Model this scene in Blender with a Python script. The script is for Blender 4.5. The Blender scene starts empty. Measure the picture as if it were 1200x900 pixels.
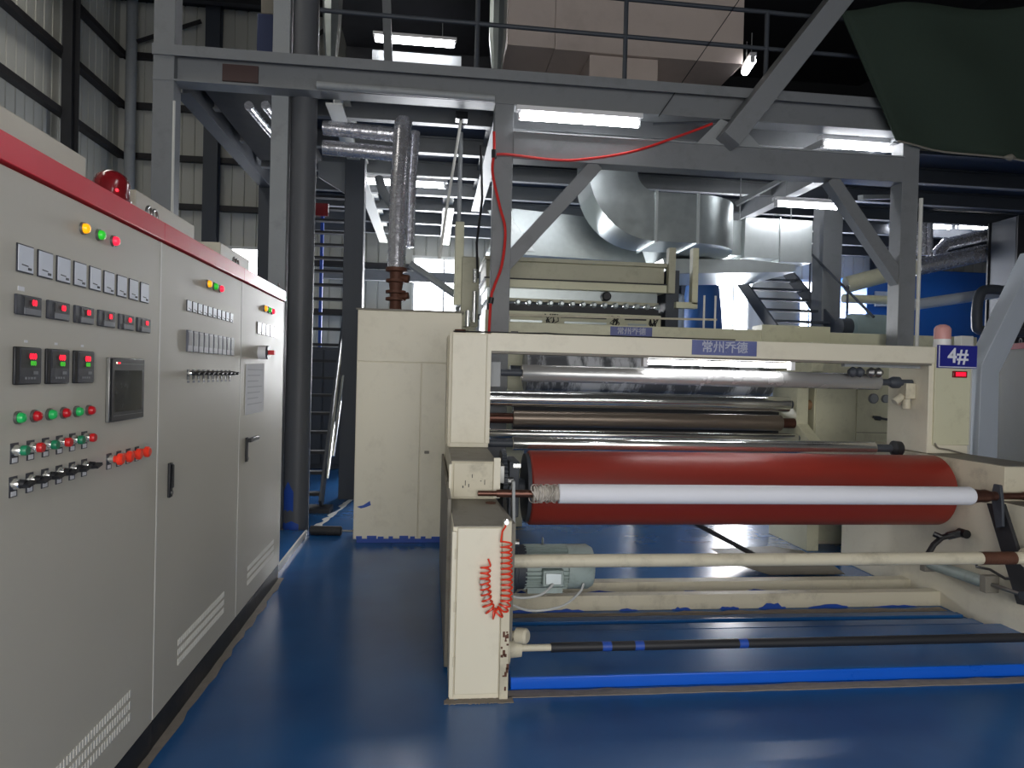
import bpy, bmesh, math, random
from mathutils import Vector, Matrix, Euler
random.seed(4)
SC = bpy.context.scene
COL = SC.collection
R = math.radians
PI = math.pi

# ------------------------------------------------------------------ camera
cam_d = bpy.data.cameras.new('camera')
cam = bpy.data.objects.new('camera', cam_d)
COL.objects.link(cam)
cam_d.sensor_width = 36.0
cam_d.lens = 36.0 * 815 / 1200
cam_d.clip_start = 0.05
yaw, pitch, roll = R(6.66), R(-0.65), R(1.42)
fwd = Vector((math.sin(yaw) * math.cos(pitch), math.cos(yaw) * math.cos(pitch), math.sin(pitch)))
rgt = Vector((math.cos(yaw), -math.sin(yaw), 0))
upv = rgt.cross(fwd)
r2 = math.cos(roll) * rgt + math.sin(roll) * upv
u2 = -math.sin(roll) * rgt + math.cos(roll) * upv
M3 = Matrix((r2, u2, -fwd)).transposed()
cam.matrix_world = Matrix.Translation((0, 0, 1.6)) @ M3.to_4x4()
SC.camera = cam

# ------------------------------------------------------------------ world and light
W = bpy.data.worlds.new('world')
SC.world = W
W.use_nodes = True
bg = W.node_tree.nodes['Background']
bg.inputs[0].default_value = (0.92, 0.95, 1.0, 1)
bg.inputs[1].default_value = 1.0

SC.view_settings.view_transform = 'Standard'
SC.view_settings.look = 'None'
SC.view_settings.gamma = 1.0
SC.view_settings.use_curve_mapping = False
SC.view_settings.exposure = 0.3


def area(name, loc, rot, sx, sy, power, col=(1, 1, 1)):
    l = bpy.data.lights.new(name, 'AREA')
    l.shape = 'RECTANGLE'
    l.size, l.size_y = sx, sy
    l.energy = power
    l.color = col
    o = bpy.data.objects.new(name, l)
    o.location = loc
    o.rotation_euler = rot
    COL.objects.link(o)
    return o


# added fill light behind the camera, standing in for its flash
area('front_fill', (0.6, -3.9, 2.1), (R(90), 0, 0), 5.6, 3.6, 250, (1.0, 0.97, 0.92))
# daylight through the tall window and the bay opening in the far wall
area('window_daylight', (0.25, 14.8, 2.6), (R(-90), 0, 0), 1.1, 2.6, 260, (0.97, 0.98, 1.0))
area('bay_daylight', (7.6, 14.8, 2.4), (R(-90), 0, 0), 2.6, 2.6, 230, (0.97, 0.98, 1.0))
TUBE = 24.0      # fluorescent tubes
WIN = 9.0       # daylight in the far window panes


# ------------------------------------------------------------------ materials
def lin(c):
    return tuple(((v / 255) / 12.92 if v / 255 <= .04045 else ((v / 255 + .055) / 1.055) ** 2.4) for v in c) + (1,)


MATS = {}


def pm(name, rgb, rough=.5, metal=0.0, var=.07, scale=6, bump=0.0, bscale=60, grime=None, gamt=.5, gscale=3, stretch=None, coat=0.0, rvar=.08, spec=.5, gpos=(.52, .78)):
    m = bpy.data.materials.new(name)
    m.use_nodes = True
    nt = m.node_tree
    N, L = nt.nodes, nt.links
    b = N['Principled BSDF']
    b.inputs['Metallic'].default_value = metal
    b.inputs['Coat Weight'].default_value = coat
    b.inputs['Specular IOR Level'].default_value = spec
    tc = N.new('ShaderNodeTexCoord')
    mp = N.new('ShaderNodeMapping')
    L.new(tc.outputs['Object'], mp.inputs[0])
    if stretch:
        mp.inputs['Scale'].default_value = stretch
    n = N.new('ShaderNodeTexNoise')
    n.inputs['Scale'].default_value = scale
    n.inputs['Detail'].default_value = 6
    L.new(mp.outputs[0], n.inputs['Vector'])
    c = lin(rgb)
    mix = N.new('ShaderNodeMix')
    mix.data_type = 'RGBA'
    mix.inputs[6].default_value = tuple(max(0, v * (1 - var)) for v in c[:3]) + (1,)
    mix.inputs[7].default_value = tuple(min(1, v * (1 + var)) for v in c[:3]) + (1,)
    L.new(n.outputs[0], mix.inputs[0])
    out = mix.outputs[2]
    if grime:
        g = N.new('ShaderNodeTexNoise')
        g.inputs['Scale'].default_value = gscale
        g.inputs['Detail'].default_value = 9
        g.inputs['Roughness'].default_value = .7
        L.new(mp.outputs[0], g.inputs['Vector'])
        rp = N.new('ShaderNodeValToRGB')
        rp.color_ramp.elements[0].position = gpos[0]
        rp.color_ramp.elements[1].position = gpos[1]
        L.new(g.outputs[0], rp.inputs[0])
        mu = N.new('ShaderNodeMath')
        mu.operation = 'MULTIPLY'
        mu.inputs[1].default_value = gamt
        L.new(rp.outputs[0], mu.inputs[0])
        m2 = N.new('ShaderNodeMix')
        m2.data_type = 'RGBA'
        L.new(mu.outputs[0], m2.inputs[0])
        L.new(out, m2.inputs[6])
        m2.inputs[7].default_value = lin(grime)
        out = m2.outputs[2]
    L.new(out, b.inputs['Base Color'])
    mr = N.new('ShaderNodeMapRange')
    mr.inputs['To Min'].default_value = max(.02, rough - rvar)
    mr.inputs['To Max'].default_value = min(1, rough + rvar)
    L.new(n.outputs[0], mr.inputs[0])
    L.new(mr.outputs[0], b.inputs['Roughness'])
    if bump:
        n2 = N.new('ShaderNodeTexNoise')
        n2.inputs['Scale'].default_value = bscale
        n2.inputs['Detail'].default_value = 4
        L.new(mp.outputs[0], n2.inputs['Vector'])
        bp = N.new('ShaderNodeBump')
        bp.inputs['Strength'].default_value = bump
        bp.inputs['Distance'].default_value = .01
        L.new(n2.outputs[0], bp.inputs['Height'])
        L.new(bp.outputs[0], b.inputs['Normal'])
    MATS[name] = m
    return m


def em(name, rgb, s):
    m = bpy.data.materials.new(name)
    m.use_nodes = True
    b = m.node_tree.nodes['Principled BSDF']
    b.inputs['Base Color'].default_value = lin(rgb)
    b.inputs['Emission Color'].default_value = lin(rgb)
    b.inputs['Emission Strength'].default_value = s
    b.inputs['Roughness'].default_value = .3
    MATS[name] = m
    return m


pm('cab_grey', (198, 193, 178), .5, var=.03, bump=.02, bscale=300)
pm('cab_grey_dim', (112, 111, 102), .75, spec=.12)  # darker, duller cab_grey: less window glare, shade put into the colour
pm('band_red_dim', (128, 22, 30), .7, spec=.12)  # band_red darkened and dulled likewise, shade put into the colour
pm('cab_seam', (222, 220, 212), .5)
pm('band_red', (226, 30, 54), .36, var=.05)
pm('plinth', (34, 35, 38), .6, grime=(88, 80, 72), gamt=.6, gscale=5)
pm('cream', (222, 216, 196), .42, var=.03, scale=3, grime=(150, 140, 118), gamt=.28, gscale=4)
pm('cream_dirty', (205, 198, 176), .5, var=.05, scale=3, grime=(112, 104, 88), gamt=.6, gscale=5)
pm('ledge_grey', (122, 118, 108), .55, var=.1, grime=(78, 62, 50), gamt=.6, gscale=8)
pm('steel_paint', (124, 127, 130), .5, var=.08, scale=4, grime=(90, 92, 94), gamt=.5, gscale=4)
pm('steel_light', (150, 154, 156), .5, var=.08, scale=4, grime=(96, 98, 100), gamt=.5, gscale=4)
pm('steel_dark', (62, 67, 75), .55, var=.1, scale=4)
pm('steel_black', (36, 37, 41), .55, var=.12)
pm('purlin', (38, 36, 38), .6)
pm('deck_under', (64, 70, 82), .6, var=.12, scale=2)
pm('pipe_grey', (88, 90, 94), .5, var=.06, scale=3, grime=(36, 62, 140), gamt=.0)
pm('galv', (176, 184, 184), .34, .85, var=.12, scale=14, rvar=.08)
pm('galv_bright', (205, 212, 212), .36, .6, var=.08, scale=10)
pm('foil', (206, 206, 212), .26, .75, var=.15, scale=20, bump=.6, bscale=16)
pm('chrome', (226, 226, 222), .17, .92, var=.04, rvar=.04)
pm('roll_grey', (184, 184, 182), .26, .5, var=.06, rvar=.06)
pm('roll_brown', (132, 120, 108), .36, .6, var=.12, scale=8, stretch=(1, 8, 8))
pm('steel_bare', (140, 140, 138), .35, .9, var=.1)
pm('rust', (92, 58, 44), .62, .3, var=.3, scale=18, bump=.4)
pm('shaft_rust', (104, 72, 62), .38, .75, var=.25, scale=30)
pm('drum_red', (140, 48, 38), .42, var=.05, scale=3, grime=(118, 76, 64), gamt=.35, gscale=2, stretch=(.4, 2, 2))
pm('paper_white', (232, 234, 242), .75, var=.02, scale=4)
pm('film', (196, 190, 182), .3, var=.25, scale=30, bump=1.0, bscale=40)
pm('web', (198, 200, 204), .4, 0, var=.12, scale=2.2, stretch=(1.6, .5, .3), bump=.3, bscale=6, grime=(60, 62, 66), gamt=.9, gscale=1.5, gpos=(.45, .52))  # dark streaks are folds and translucency put into the web's colour
pm('beige_green', (206, 204, 176), .45, var=.05, scale=3, grime=(128, 122, 98), gamt=.4, gscale=5)
pm('die_grey', (176, 174, 152), .5, var=.06, scale=3, grime=(104, 98, 80), gamt=.4, gscale=5)
pm('motor', (158, 172, 168), .45, var=.08, grime=(80, 84, 80), gamt=.5, gscale=8)
pm('black_plastic', (24, 25, 29), .4, var=.1)
pm('dark_plastic', (52, 54, 62), .4, var=.1)
pm('grey_plastic', (118, 120, 124), .45)
pm('tall_module', (92, 94, 104), .4, var=.15, scale=20)
pm('meter_face', (226, 230, 238), .3, var=.03)
pm('white_plastic', (226, 226, 228), .4, var=.02)
pm('screen', (62, 64, 64), .12, var=.35, scale=18)
pm('red_cap', (206, 30, 34), .35)
pm('green_cap', (24, 122, 84), .35)
pm('orange_cap', (250, 62, 38), .35)
pm('sign_blue', (38, 42, 134), .35, var=.05)
pm('plate_blue', (92, 100, 150), .4, var=.25, scale=9)
pm('plate_ink', (176, 180, 196), .5)
pm('sign_white', (226, 228, 238), .4)
pm('hose_red', (206, 44, 40), .4, var=.05)
pm('hose_spiral', (226, 62, 34), .3, var=.05)
pm('white_paint', (216, 216, 210), .5, var=.05, scale=3)
pm('box_pink', (206, 192, 184), .6, var=.04, scale=1.5, grime=(150, 138, 130), gamt=.3, gscale=2)
pm('net_green', (42, 56, 46), .9, var=.25, scale=40)
pm('rope', (130, 126, 116), .9)
pm('blue_machine', (22, 92, 176), .4, var=.06)
pm('blue_drum', (40, 92, 156), .45, var=.05)
pm('pale_blue', (168, 180, 196), .5, var=.05)
pm('white_beam', (176, 184, 194), .5, var=.05, scale=3)
pm('dome_red', (122, 26, 32), .2, var=.05, coat=.5)
pm('faded_red', (206, 150, 146), .4, var=.1)
pm('concrete', (132, 124, 114), .9, var=.25, scale=18, bump=.5, bscale=40)
pm('roof', (34, 36, 40), .8, var=.1)
pm('wall_sheet', (190, 190, 182), .55, var=.05, scale=.6)
pm('wall_front', (150, 150, 148), .7)
pm('cable', (26, 26, 28), .5)
pm('white_cable', (190, 192, 190), .5)
pm('slab_blue_lit', (18, 92, 206), .3, var=.1, scale=3)  # floor blue brightened: light on the slab's front face put into the colour
pm('blue_smear', (34, 76, 168), .5)
pm('paper_sheet', (238, 239, 242), .8, var=.03)
pm('ink_grey', (206, 208, 212), .8)
pm('teal_grey', (150, 168, 168), .5)
pm('brown_box', (150, 118, 84), .5)
em('tube_lit', (250, 251, 255), TUBE)
em('pane_lit', (244, 248, 255), WIN)
pm('hopper_blue', (28, 44, 84), .5)
pm('soot_brown', (76, 58, 56), .7)
em('skylight_fill', (255, 250, 240), 5.0)  # glow of the added roof strip
em('led_red', (255, 22, 52), 1.1)
em('led_green', (60, 170, 40), .6)
em('led_amber', (255, 168, 12), .75)
em('lens_green', (46, 200, 50), .35)
em('lens_red', (255, 40, 70), .8)
em('lens_green_dim', (30, 168, 84), .12)
em('lens_red_dim', (176, 18, 30), .12)
em('led_white', (255, 240, 210), 1.5)


def floor_material():
    m = bpy.data.materials.new('floor_blue')
    m.use_nodes = True
    nt = m.node_tree
    N, L = nt.nodes, nt.links
    b = N['Principled BSDF']
    tc = N.new('ShaderNodeTexCoord')
    n = N.new('ShaderNodeTexNoise')
    n.inputs['Scale'].default_value = 1.3
    n.inputs['Detail'].default_value = 8
    L.new(tc.outputs['Object'], n.inputs[0])
    rp = N.new('ShaderNodeValToRGB')
    rp.color_ramp.elements[0].position = .3
    rp.color_ramp.elements[0].color = lin((26, 80, 138))
    rp.color_ramp.elements[1].position = .75
    rp.color_ramp.elements[1].color = lin((36, 98, 158))
    L.new(n.outputs[0], rp.inputs[0])
    L.new(rp.outputs[0], b.inputs['Base Color'])
    n2 = N.new('ShaderNodeTexNoise')
    n2.inputs['Scale'].default_value = 3
    n2.inputs['Detail'].default_value = 6
    L.new(tc.outputs['Object'], n2.inputs[0])
    mr = N.new('ShaderNodeMapRange')
    mr.inputs['To Min'].default_value = .14
    mr.inputs['To Max'].default_value = .32
    L.new(n2.outputs[0], mr.inputs[0])
    L.new(mr.outputs[0], b.inputs['Roughness'])
    bp = N.new('ShaderNodeBump')
    bp.inputs['Strength'].default_value = .04
    bp.inputs['Distance'].default_value = .02
    L.new(n2.outputs[0], bp.inputs['Height'])
    L.new(bp.outputs[0], b.inputs['Normal'])
    MATS['floor_blue'] = m


floor_material()

# ------------------------------------------------------------------ mesh builder
WL = {}


class MB:
    def __init__(s):
        s.v, s.f = [], []

    def add(s, vs, fs):
        o = len(s.v)
        s.v += [tuple(p) for p in vs]
        s.f += [tuple(i + o for i in f) for f in fs]
        return s

    def box(s, x0, x1, y0, y1, z0, z1):
        return s.add([(x0, y0, z0), (x1, y0, z0), (x1, y1, z0), (x0, y1, z0), (x0, y0, z1), (x1, y0, z1), (x1, y1, z1), (x0, y1, z1)],
                     [(0, 3, 2, 1), (4, 5, 6, 7), (0, 1, 5, 4), (1, 2, 6, 5), (2, 3, 7, 6), (3, 0, 4, 7)])

    def prism(s, poly, axis, a, b):
        n = len(poly)

        def P(p, c):
            return {'X': (c, p[0], p[1]), 'Y': (p[0], c, p[1]), 'Z': (p[0], p[1], c)}[axis]
        return s.add([P(p, a) for p in poly] + [P(p, b) for p in poly],
                     [tuple(range(n))[::-1], tuple(range(n, 2 * n))] + [(i, (i + 1) % n, n + (i + 1) % n, n + i) for i in range(n)])

    def cyl(s, p0, p1, r0, r1=None, n=20):
        if r1 is None:
            r1 = r0
        return s.lathe(p0, p1, [(0, r0), (1, r1)], n)

    def lathe(s, p0, p1, prof, n=24, cap=True):
        """prof: (t along the axis as a fraction, radius)"""
        p0, p1 = Vector(p0), Vector(p1)
        d = p1 - p0
        w = d.normalized()
        a = Vector((0, 0, 1)) if abs(w.z) < .9 else Vector((1, 0, 0))
        u = w.cross(a).normalized()
        q = w.cross(u)
        vs, fs = [], []
        for t, r in prof:
            for k in range(n):
                an = 2 * PI * k / n
                vs.append(p0 + d * t + (u * math.cos(an) + q * math.sin(an)) * r)
        for i in range(len(prof) - 1):
            for k in range(n):
                fs.append((i * n + k, i * n + (k + 1) % n, (i + 1) * n + (k + 1) % n, (i + 1) * n + k))
        if cap:
            fs.append(tuple(range(n))[::-1])
            m = (len(prof) - 1) * n
            fs.append(tuple(range(m, m + n)))
        return s.add(vs, fs)

    def tube(s, pts, r, n=10, closed=False):
        pts = [Vector(p) for p in pts]
        m = len(pts)
        vs, fs = [], []
        pu = None
        for i, p in enumerate(pts):
            t = (pts[min(i + 1, m - 1)] - pts[max(i - 1, 0)]).normalized()
            if pu is None:
                a = Vector((0, 0, 1)) if abs(t.z) < .9 else Vector((1, 0, 0))
                u = t.cross(a).normalized()
            else:
                u = (pu - t * pu.dot(t)).normalized()
            pu = u
            q = t.cross(u)
            rr = r[i] if isinstance(r, (list, tuple)) else r
            for k in range(n):
                an = 2 * PI * k / n
                vs.append(p + (u * math.cos(an) + q * math.sin(an)) * rr)
        for i in range(m - 1):
            for k in range(n):
                fs.append((i * n + k, i * n + (k + 1) % n, (i + 1) * n + (k + 1) % n, (i + 1) * n + k))
        fs.append(tuple(range(n))[::-1])
        fs.append(tuple(range((m - 1) * n, m * n)))
        return s.add(vs, fs)

    def bar(s, p0, p1, w, h, up=(0, 0, 1)):
        """rectangular bar between two points; w across, h along up"""
        p0, p1 = Vector(p0), Vector(p1)
        t = (p1 - p0).normalized()
        u = t.cross(Vector(up)).normalized()
        q = u.cross(t)
        c = [(-1, -1), (1, -1), (1, 1), (-1, 1)]
        return s.add([p + u * (a * w / 2) + q * (b * h / 2) for p in (p0, p1) for a, b in c],
                     [(0, 1, 2, 3), (7, 6, 5, 4), (0, 4, 5, 1), (1, 5, 6, 2), (2, 6, 7, 3), (3, 7, 4, 0)])

    def rings(s, rings, cap=True):
        n = len(rings[0])
        vs = [p for r in rings for p in r]
        fs = []
        for i in range(len(rings) - 1):
            for k in range(n):
                fs.append((i * n + k, i * n + (k + 1) % n, (i + 1) * n + (k + 1) % n, (i + 1) * n + k))
        if cap:
            fs.append(tuple(range(n))[::-1])
            m = (len(rings) - 1) * n
            fs.append(tuple(range(m, m + n)))
        return s.add(vs, fs)

    def ibeam(s, p0, p1, w, h, tf=.014, tw=.01):
        """I section between two points, flanges at top and bottom"""
        p0, p1 = Vector(p0), Vector(p1)
        z = Vector((0, 0, 1))
        t = (p1 - p0).normalized()
        if abs(t.z) > .9:
            z = Vector((0, 1, 0))
        d = z * (h / 2 - tf / 2)
        s.bar(p0 + d, p1 + d, w, tf, z)
        s.bar(p0 - d, p1 - d, w, tf, z)
        s.bar(p0, p1, tw, h - 2 * tf, z)
        return s

    def build(s, name, mat, parent=None, bevel=0.0, smooth=True, label=None):
        off = Vector((0, 0, 0))
        if parent is not None:
            off = WL[parent.name]
        me = bpy.data.meshes.new(name)
        me.from_pydata([tuple(Vector(p) - off) for p in s.v], [], s.f)
        bm = bmesh.new()
        bm.from_mesh(me)
        bmesh.ops.recalc_face_normals(bm, faces=bm.faces)
        bm.to_mesh(me)
        bm.free()
        if smooth:
            me.shade_smooth()
            me.set_sharp_from_angle(angle=R(35))
        me.materials.append(MATS[mat])
        o = bpy.data.objects.new(name, me)
        COL.objects.link(o)
        WL[o.name] = off.copy()
        if parent is not None:
            o.parent = parent
        if bevel:
            b = o.modifiers.new('bevel', 'BEVEL')
            b.width = bevel
            b.segments = 2
            b.limit_method = 'ANGLE'
            b.angle_limit = R(40)
        if label:
            o['label'] = label
        return o


def thing(name, label, cat, loc, group=None):
    o = bpy.data.objects.new(name, None)
    o.empty_display_size = .1
    COL.objects.link(o)
    o.location = loc
    WL[o.name] = Vector(loc)
    o['label'] = label
    o['category'] = cat
    if group:
        o['group'] = group
    return o


def tag(o, label, cat, group=None):
    o['label'] = label
    o['category'] = cat
    if group:
        o['group'] = group
    return o


def struct(o):
    o['kind'] = 'structure'
    return o


def stuff(o):
    o['kind'] = 'stuff'
    return o


def dup(root, loc, rz=0, label=None, group=None):
    r = root.copy()
    COL.objects.link(r)
    r.location = loc
    r.rotation_euler = (0, 0, rz)
    if label:
        r['label'] = label
    if group:
        r['group'] = group

    def rec(src, dst):
        for ch in list(src.children):
            c = ch.copy()
            COL.objects.link(c)
            c.parent = dst
            rec(ch, c)
    rec(root, r)
    return r


def text(s, c, size, face, mat, parent, name='lettering', bold=0.0, ext=.001):
    cu = bpy.data.curves.new(name, 'FONT')
    cu.body = s
    cu.size = size
    cu.align_x = 'CENTER'
    cu.align_y = 'CENTER'
    cu.extrude = ext
    cu.offset = bold
    cu.resolution_u = 3
    t = bpy.data.objects.new(name, cu)
    COL.objects.link(t)
    dg = bpy.context.evaluated_depsgraph_get()
    me = bpy.data.meshes.new_from_object(t.evaluated_get(dg))
    bpy.data.objects.remove(t)
    bpy.data.curves.remove(cu)
    rot = {'-Y': Euler((R(90), 0, 0)), '+X': Euler((R(90), 0, R(90)))}[face].to_matrix().to_4x4()
    me.transform(Matrix.Translation(Vector(c) - WL[parent.name]) @ rot)
    me.materials.clear()
    me.materials.append(MATS[mat])
    o = bpy.data.objects.new(name, me)
    COL.objects.link(o)
    o.parent = parent
    WL[o.name] = WL[parent.name]
    return o


def smooth3(pts, n=8):
    out = []
    P = [Vector(p) for p in pts]
    P = [P[0]] + P + [P[-1]]
    for i in range(1, len(P) - 2):
        for k in range(n):
            s = k / n
            a, b_, c, d_ = P[i - 1], P[i], P[i + 1], P[i + 2]
            out.append(.5 * ((2 * b_) + (c - a) * s + (2 * a - 5 * b_ + 4 * c - d_) * s * s + (3 * b_ - a - 3 * c + d_) * s ** 3))
    out.append(P[-2])
    return out


# ================================================================== SETTING
flo = MB().box(-6.4, 15, -4, 15, -.1, 0).build('floor', 'floor_blue', smooth=False)
struct(flo)


def edge_strip(name, pts, w, mat, parent, h=.004, jit=.012):
    """a ragged strip left along a foot: pts are (x, y)"""
    left, right = [], []
    n = 40
    (xa, ya), (xb, yb) = pts
    dx, dy = xb - xa, yb - ya
    ln = math.hypot(dx, dy)
    nx, ny = -dy / ln, dx / ln
    mb = MB()
    for i in range(n + 1):
        t = i / n
        a = random.uniform(-jit, jit) * .3
        b = w + random.uniform(-jit, jit)
        left.append((xa + dx * t + nx * a, ya + dy * t + ny * a))
        right.append((xa + dx * t + nx * b, ya + dy * t + ny * b))
    vs = [(p[0], p[1], h) for p in left + right] + [(p[0], p[1], -.001) for p in left + right]
    m = n + 1
    fs = []
    for i in range(n):
        fs.append((i, i + 1, m + i + 1, m + i))
        fs.append((2 * m + i, 3 * m + i, 3 * m + i + 1, 2 * m + i + 1))
        fs.append((i, 2 * m + i, 2 * m + i + 1, i + 1))
        fs.append((m + i, m + i + 1, 3 * m + i + 1, 3 * m + i))
    mb.add(vs, fs)
    return mb.build(name, mat, parent, smooth=False)


edge_strip('concrete_edge', [(-1.125, 5.5), (-1.125, 1.8)], .045, 'concrete', flo)
edge_strip('concrete_edge', [(.42, 3.41), (4.6, 3.41)], .07, 'concrete', flo, jit=.01)
edge_strip('concrete_edge', [(.10, 3.36), (.44, 3.36)], .06, 'concrete', flo, jit=.02)
edge_strip('concrete_edge', [(.5, 4.55), (3.7, 4.55)], .06, 'concrete', flo, jit=.02)
edge_strip('scuff_line', [(-1.10, 7.3), (-.78, 10.3)], .05, 'white_paint', flo, h=.002, jit=.03)


def sheet_wall(axis, c, a0, a1, z0, z1, holes, inward, name, pitch=.25):
    """profiled sheet wall with recessed grooves; holes are (a0, a1, z0, z1)"""
    mb = MB()
    g, dp = .035, .03
    a = a0
    while a < a1 - .01:
        b = min(a + pitch, a1)
        segs = [(z0, z1)]
        for h in holes:
            if a + .02 >= h[0] - .001 and b - .02 <= h[1] + .03:
                segs = [(z0, h[2]), (h[3], z1)]
        for (za, zb) in segs:
            prof = [(a, 0), (b - g, 0), (b - g * .7, -dp), (b - g * .3, -dp), (b, 0)]
            vs, fs = [], []
            for (q, d) in prof:
                for z in (za, zb):
                    p = c + inward * d
                    vs.append((q, p, z) if axis == 'X' else (p, q, z))
            for i in range(4):
                fs.append((2 * i, 2 * i + 2, 2 * i + 3, 2 * i + 1))
            mb.add(vs, fs)
        a = b
    back = c - inward * .06
    return mb.build(name, 'wall_sheet', smooth=False)


HB = [(-4.9, -3.4, 3.55, 4.08), (-.4, .85, 1.2, 4.05), (6.1, 9.1, 1.0, 3.9)]
struct(sheet_wall('Y', -6.4, -4, 15, 0, 9, [], 1, 'wall_left'))
struct(sheet_wall('X', 15, -6.4, 15, 0, 9, HB, -1, 'wall_back'))
struct(MB().box(15, 15.1, -4, 15, 0, 9).build('wall_right', 'wall_sheet', smooth=False))
mb = MB().box(-6.4, -2.3, -4.1, -4, 0, 9).box(3.5, 15, -4.1, -4, 0, 9).box(-2.3, 3.5, -4.1, -4, 4.0, 9)
struct(mb.build('wall_front', 'wall_front', smooth=False))
ceil = struct(MB().box(-6.5, 15.1, -4.1, 15.1, 9, 9.1).build('ceiling', 'roof', smooth=False))
for y in (2, 5, 8, 11, 14):
    MB().ibeam((-6.4, y, 8.8), (15, y, 8.8), .15, .4).build('rafter', 'steel_black', ceil)

for i, (a0, a1, z0, z1) in enumerate(HB):
    w = struct(MB().box(a0, a1, 15.0, 15.02, z0, z1).build('window_%d' % (i + 1), 'pane_lit', smooth=False))
    fr = MB().box(a0 - .05, a1 + .05, 14.93, 15.04, z1, z1 + .06).box(a0 - .05, a1 + .05, 14.93, 15.04, z0 - .06, z0)
    fr.box(a0 - .05, a0, 14.93, 15.04, z0, z1).box(a1, a1 + .05, 14.93, 15.04, z0, z1)
    fr.build('window_frame', 'white_paint', w)
    n = max(1, round((a1 - a0) / .65))
    for k in range(1, n):
        x = a0 + (a1 - a0) * k / n
        MB().box(x - .02, x + .02, 14.95, 15.0, z0, z1).build('mullion', 'white_paint', w)

sk = struct(MB().box(-5.6, -4.5, 1, 11.0, 8.97, 8.99).build('window_4', 'skylight_fill', smooth=False))  # unseen roof light, added to brighten the left wall
fr = MB().box(-5.66, -5.6, .95, 11.05, 8.93, 9.0).box(-4.5, -4.44, .95, 11.05, 8.93, 9.0)
for k in range(5):
    fr.box(-5.6, -4.5, .95 + k * 2.5, 1.0 + k * 2.5, 8.93, 8.97)
fr.build('window_frame', 'purlin', sk)
# steel behind the sheeting: posts and purlins
def trim(n, mb, mat='purlin'):
    return struct(mb.build('trim_%d' % n, mat))


n = 1
for z in (2.85, 3.85, 4.88, 5.85, 6.86, 7.86):
    trim(n, MB().box(-6.37, -6.22, -4, 14.9, z - .055, z + .055)); n += 1
    segs = [(-6.3, 14.9)]
    if z in (2.85, 3.85):
        segs = [(-6.3, -4.95), (-3.35, -.46), (.91, 6.04), (9.16, 14.9)] if z == 3.85 else [(-6.3, -.46), (.91, 6.04), (9.16, 14.9)]
    mb = MB()
    for a, b in segs:
        mb.box(a, b, 14.82, 14.96, z - .055, z + .055)
    trim(n, mb); n += 1
for y in (-1, 3.6, 8.1, 12.6):
    trim(n, MB().ibeam((-6.16, y, 0), (-6.16, y, 9), .16, .26), 'steel_black'); n += 1
for x in (-4.5, 1.4, 5.5, 10):
    trim(n, MB().ibeam((x, 14.72, 0), (x, 14.72, 9), .28, .2), 'steel_dark'); n += 1
trim(n, MB().cyl((-6.02, 14.6, 0), (-6.02, 14.6, 9), .1), 'steel_light'); n += 1
mb = MB()
for (xa, za, xb, zb) in ((-4.3, 8.0, -2.6, 5.9), (-4.3, 7.0, -2.2, 8.6), (-3.4, 7.9, -1.6, 6.0), (-5.9, 8.0, -4.7, 8.5)):
    mb.bar((xa, 14.55, za), (xb, 14.55, zb), .06, .06)
trim(n, mb, 'purlin'); n += 1

# ================================================================== CONTROL CABINETS
XF = -1.12


def bx(y, z, dy, dz, x0, x1, mb=None):
    return (mb or MB()).box(x0, x1, y - dy / 2, y + dy / 2, z - dz / 2, z + dz / 2)


def cabinet(y0, y1, label, hood):
    c = thing('control_cabinet', label, 'cabinet', ((XF - .6 + XF) / 2, (y0 + y1) / 2, 0), 'control cabinets in the left row')
    MB().box(XF - .6, XF - .022, y0 + .002, y1 - .002, .12, 2.2).build('body', 'cab_grey', c, .003)
    MB().box(XF - .58, XF - .004, y0 + .002, y1 - .002, 0, .118).build('plinth', 'plinth', c)
    d = MB().box(XF - .022, XF, y0 + .006, y1 - .006, .125, 2.118).build('door', 'cab_grey', c, .003)
    MB().box(XF - .024, XF + .012, y0 + .001, y1 - .001, 2.125, 2.2).build('trim_band', 'band_red', c, .002)
    MB().box(XF - .023, XF + .001, y1 - .0055, y1 + .0055, .13, 2.118).build('door_seal', 'cab_seam', c)
    h = MB().box(XF - .58, XF - .17, hood[0], hood[1], 2.2, 2.37).build('roof_vent', 'cab_grey', c, .004)
    mb = MB()
    y = hood[0] + .03
    while y < hood[1] - .03:
        mb.box(XF - .172, XF - .166, y, y + .008, 2.225, 2.265)
        y += .03
    stuff(mb.build('vent_slot', 'dark_plastic', h))
    mb = MB()
    ym = (y0 + y1) / 2 + .02
    for r_ in range(3):
        z = .345 - r_ * .045
        y = ym - .36
        while y < ym + .36:
            mb.box(XF - .001, XF + .003, y, y + .011, z - .014, z + .014)
            y += .02
    stuff(mb.build('louvre_slot', 'cab_seam', c))
    for yy in (y0 + .03, y1 - .03):
        e = MB()
        pts = [(XF - .04, yy + .028 * math.cos(a), 2.225 + .03 * math.sin(a)) for a in [R(-60 + k * 30) for k in range(11)]]
        e.tube(pts, .006, 8)
        e.build('lifting_eye', 'steel_bare', c)
    return c


def lamp(c, y, z, mat, rad=.015, name='indicator_lamp'):
    o = MB().lathe((XF, y, z), (XF + .024, y, z), [(0, rad), (.55, rad), (.85, rad * .8), (1, rad * .35)], 16).build(name, mat, c)
    MB().cyl((XF, y, z), (XF + .008, y, z), rad * 1.25, n=16).build('bezel', 'steel_bare', o)
    return o


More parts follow.
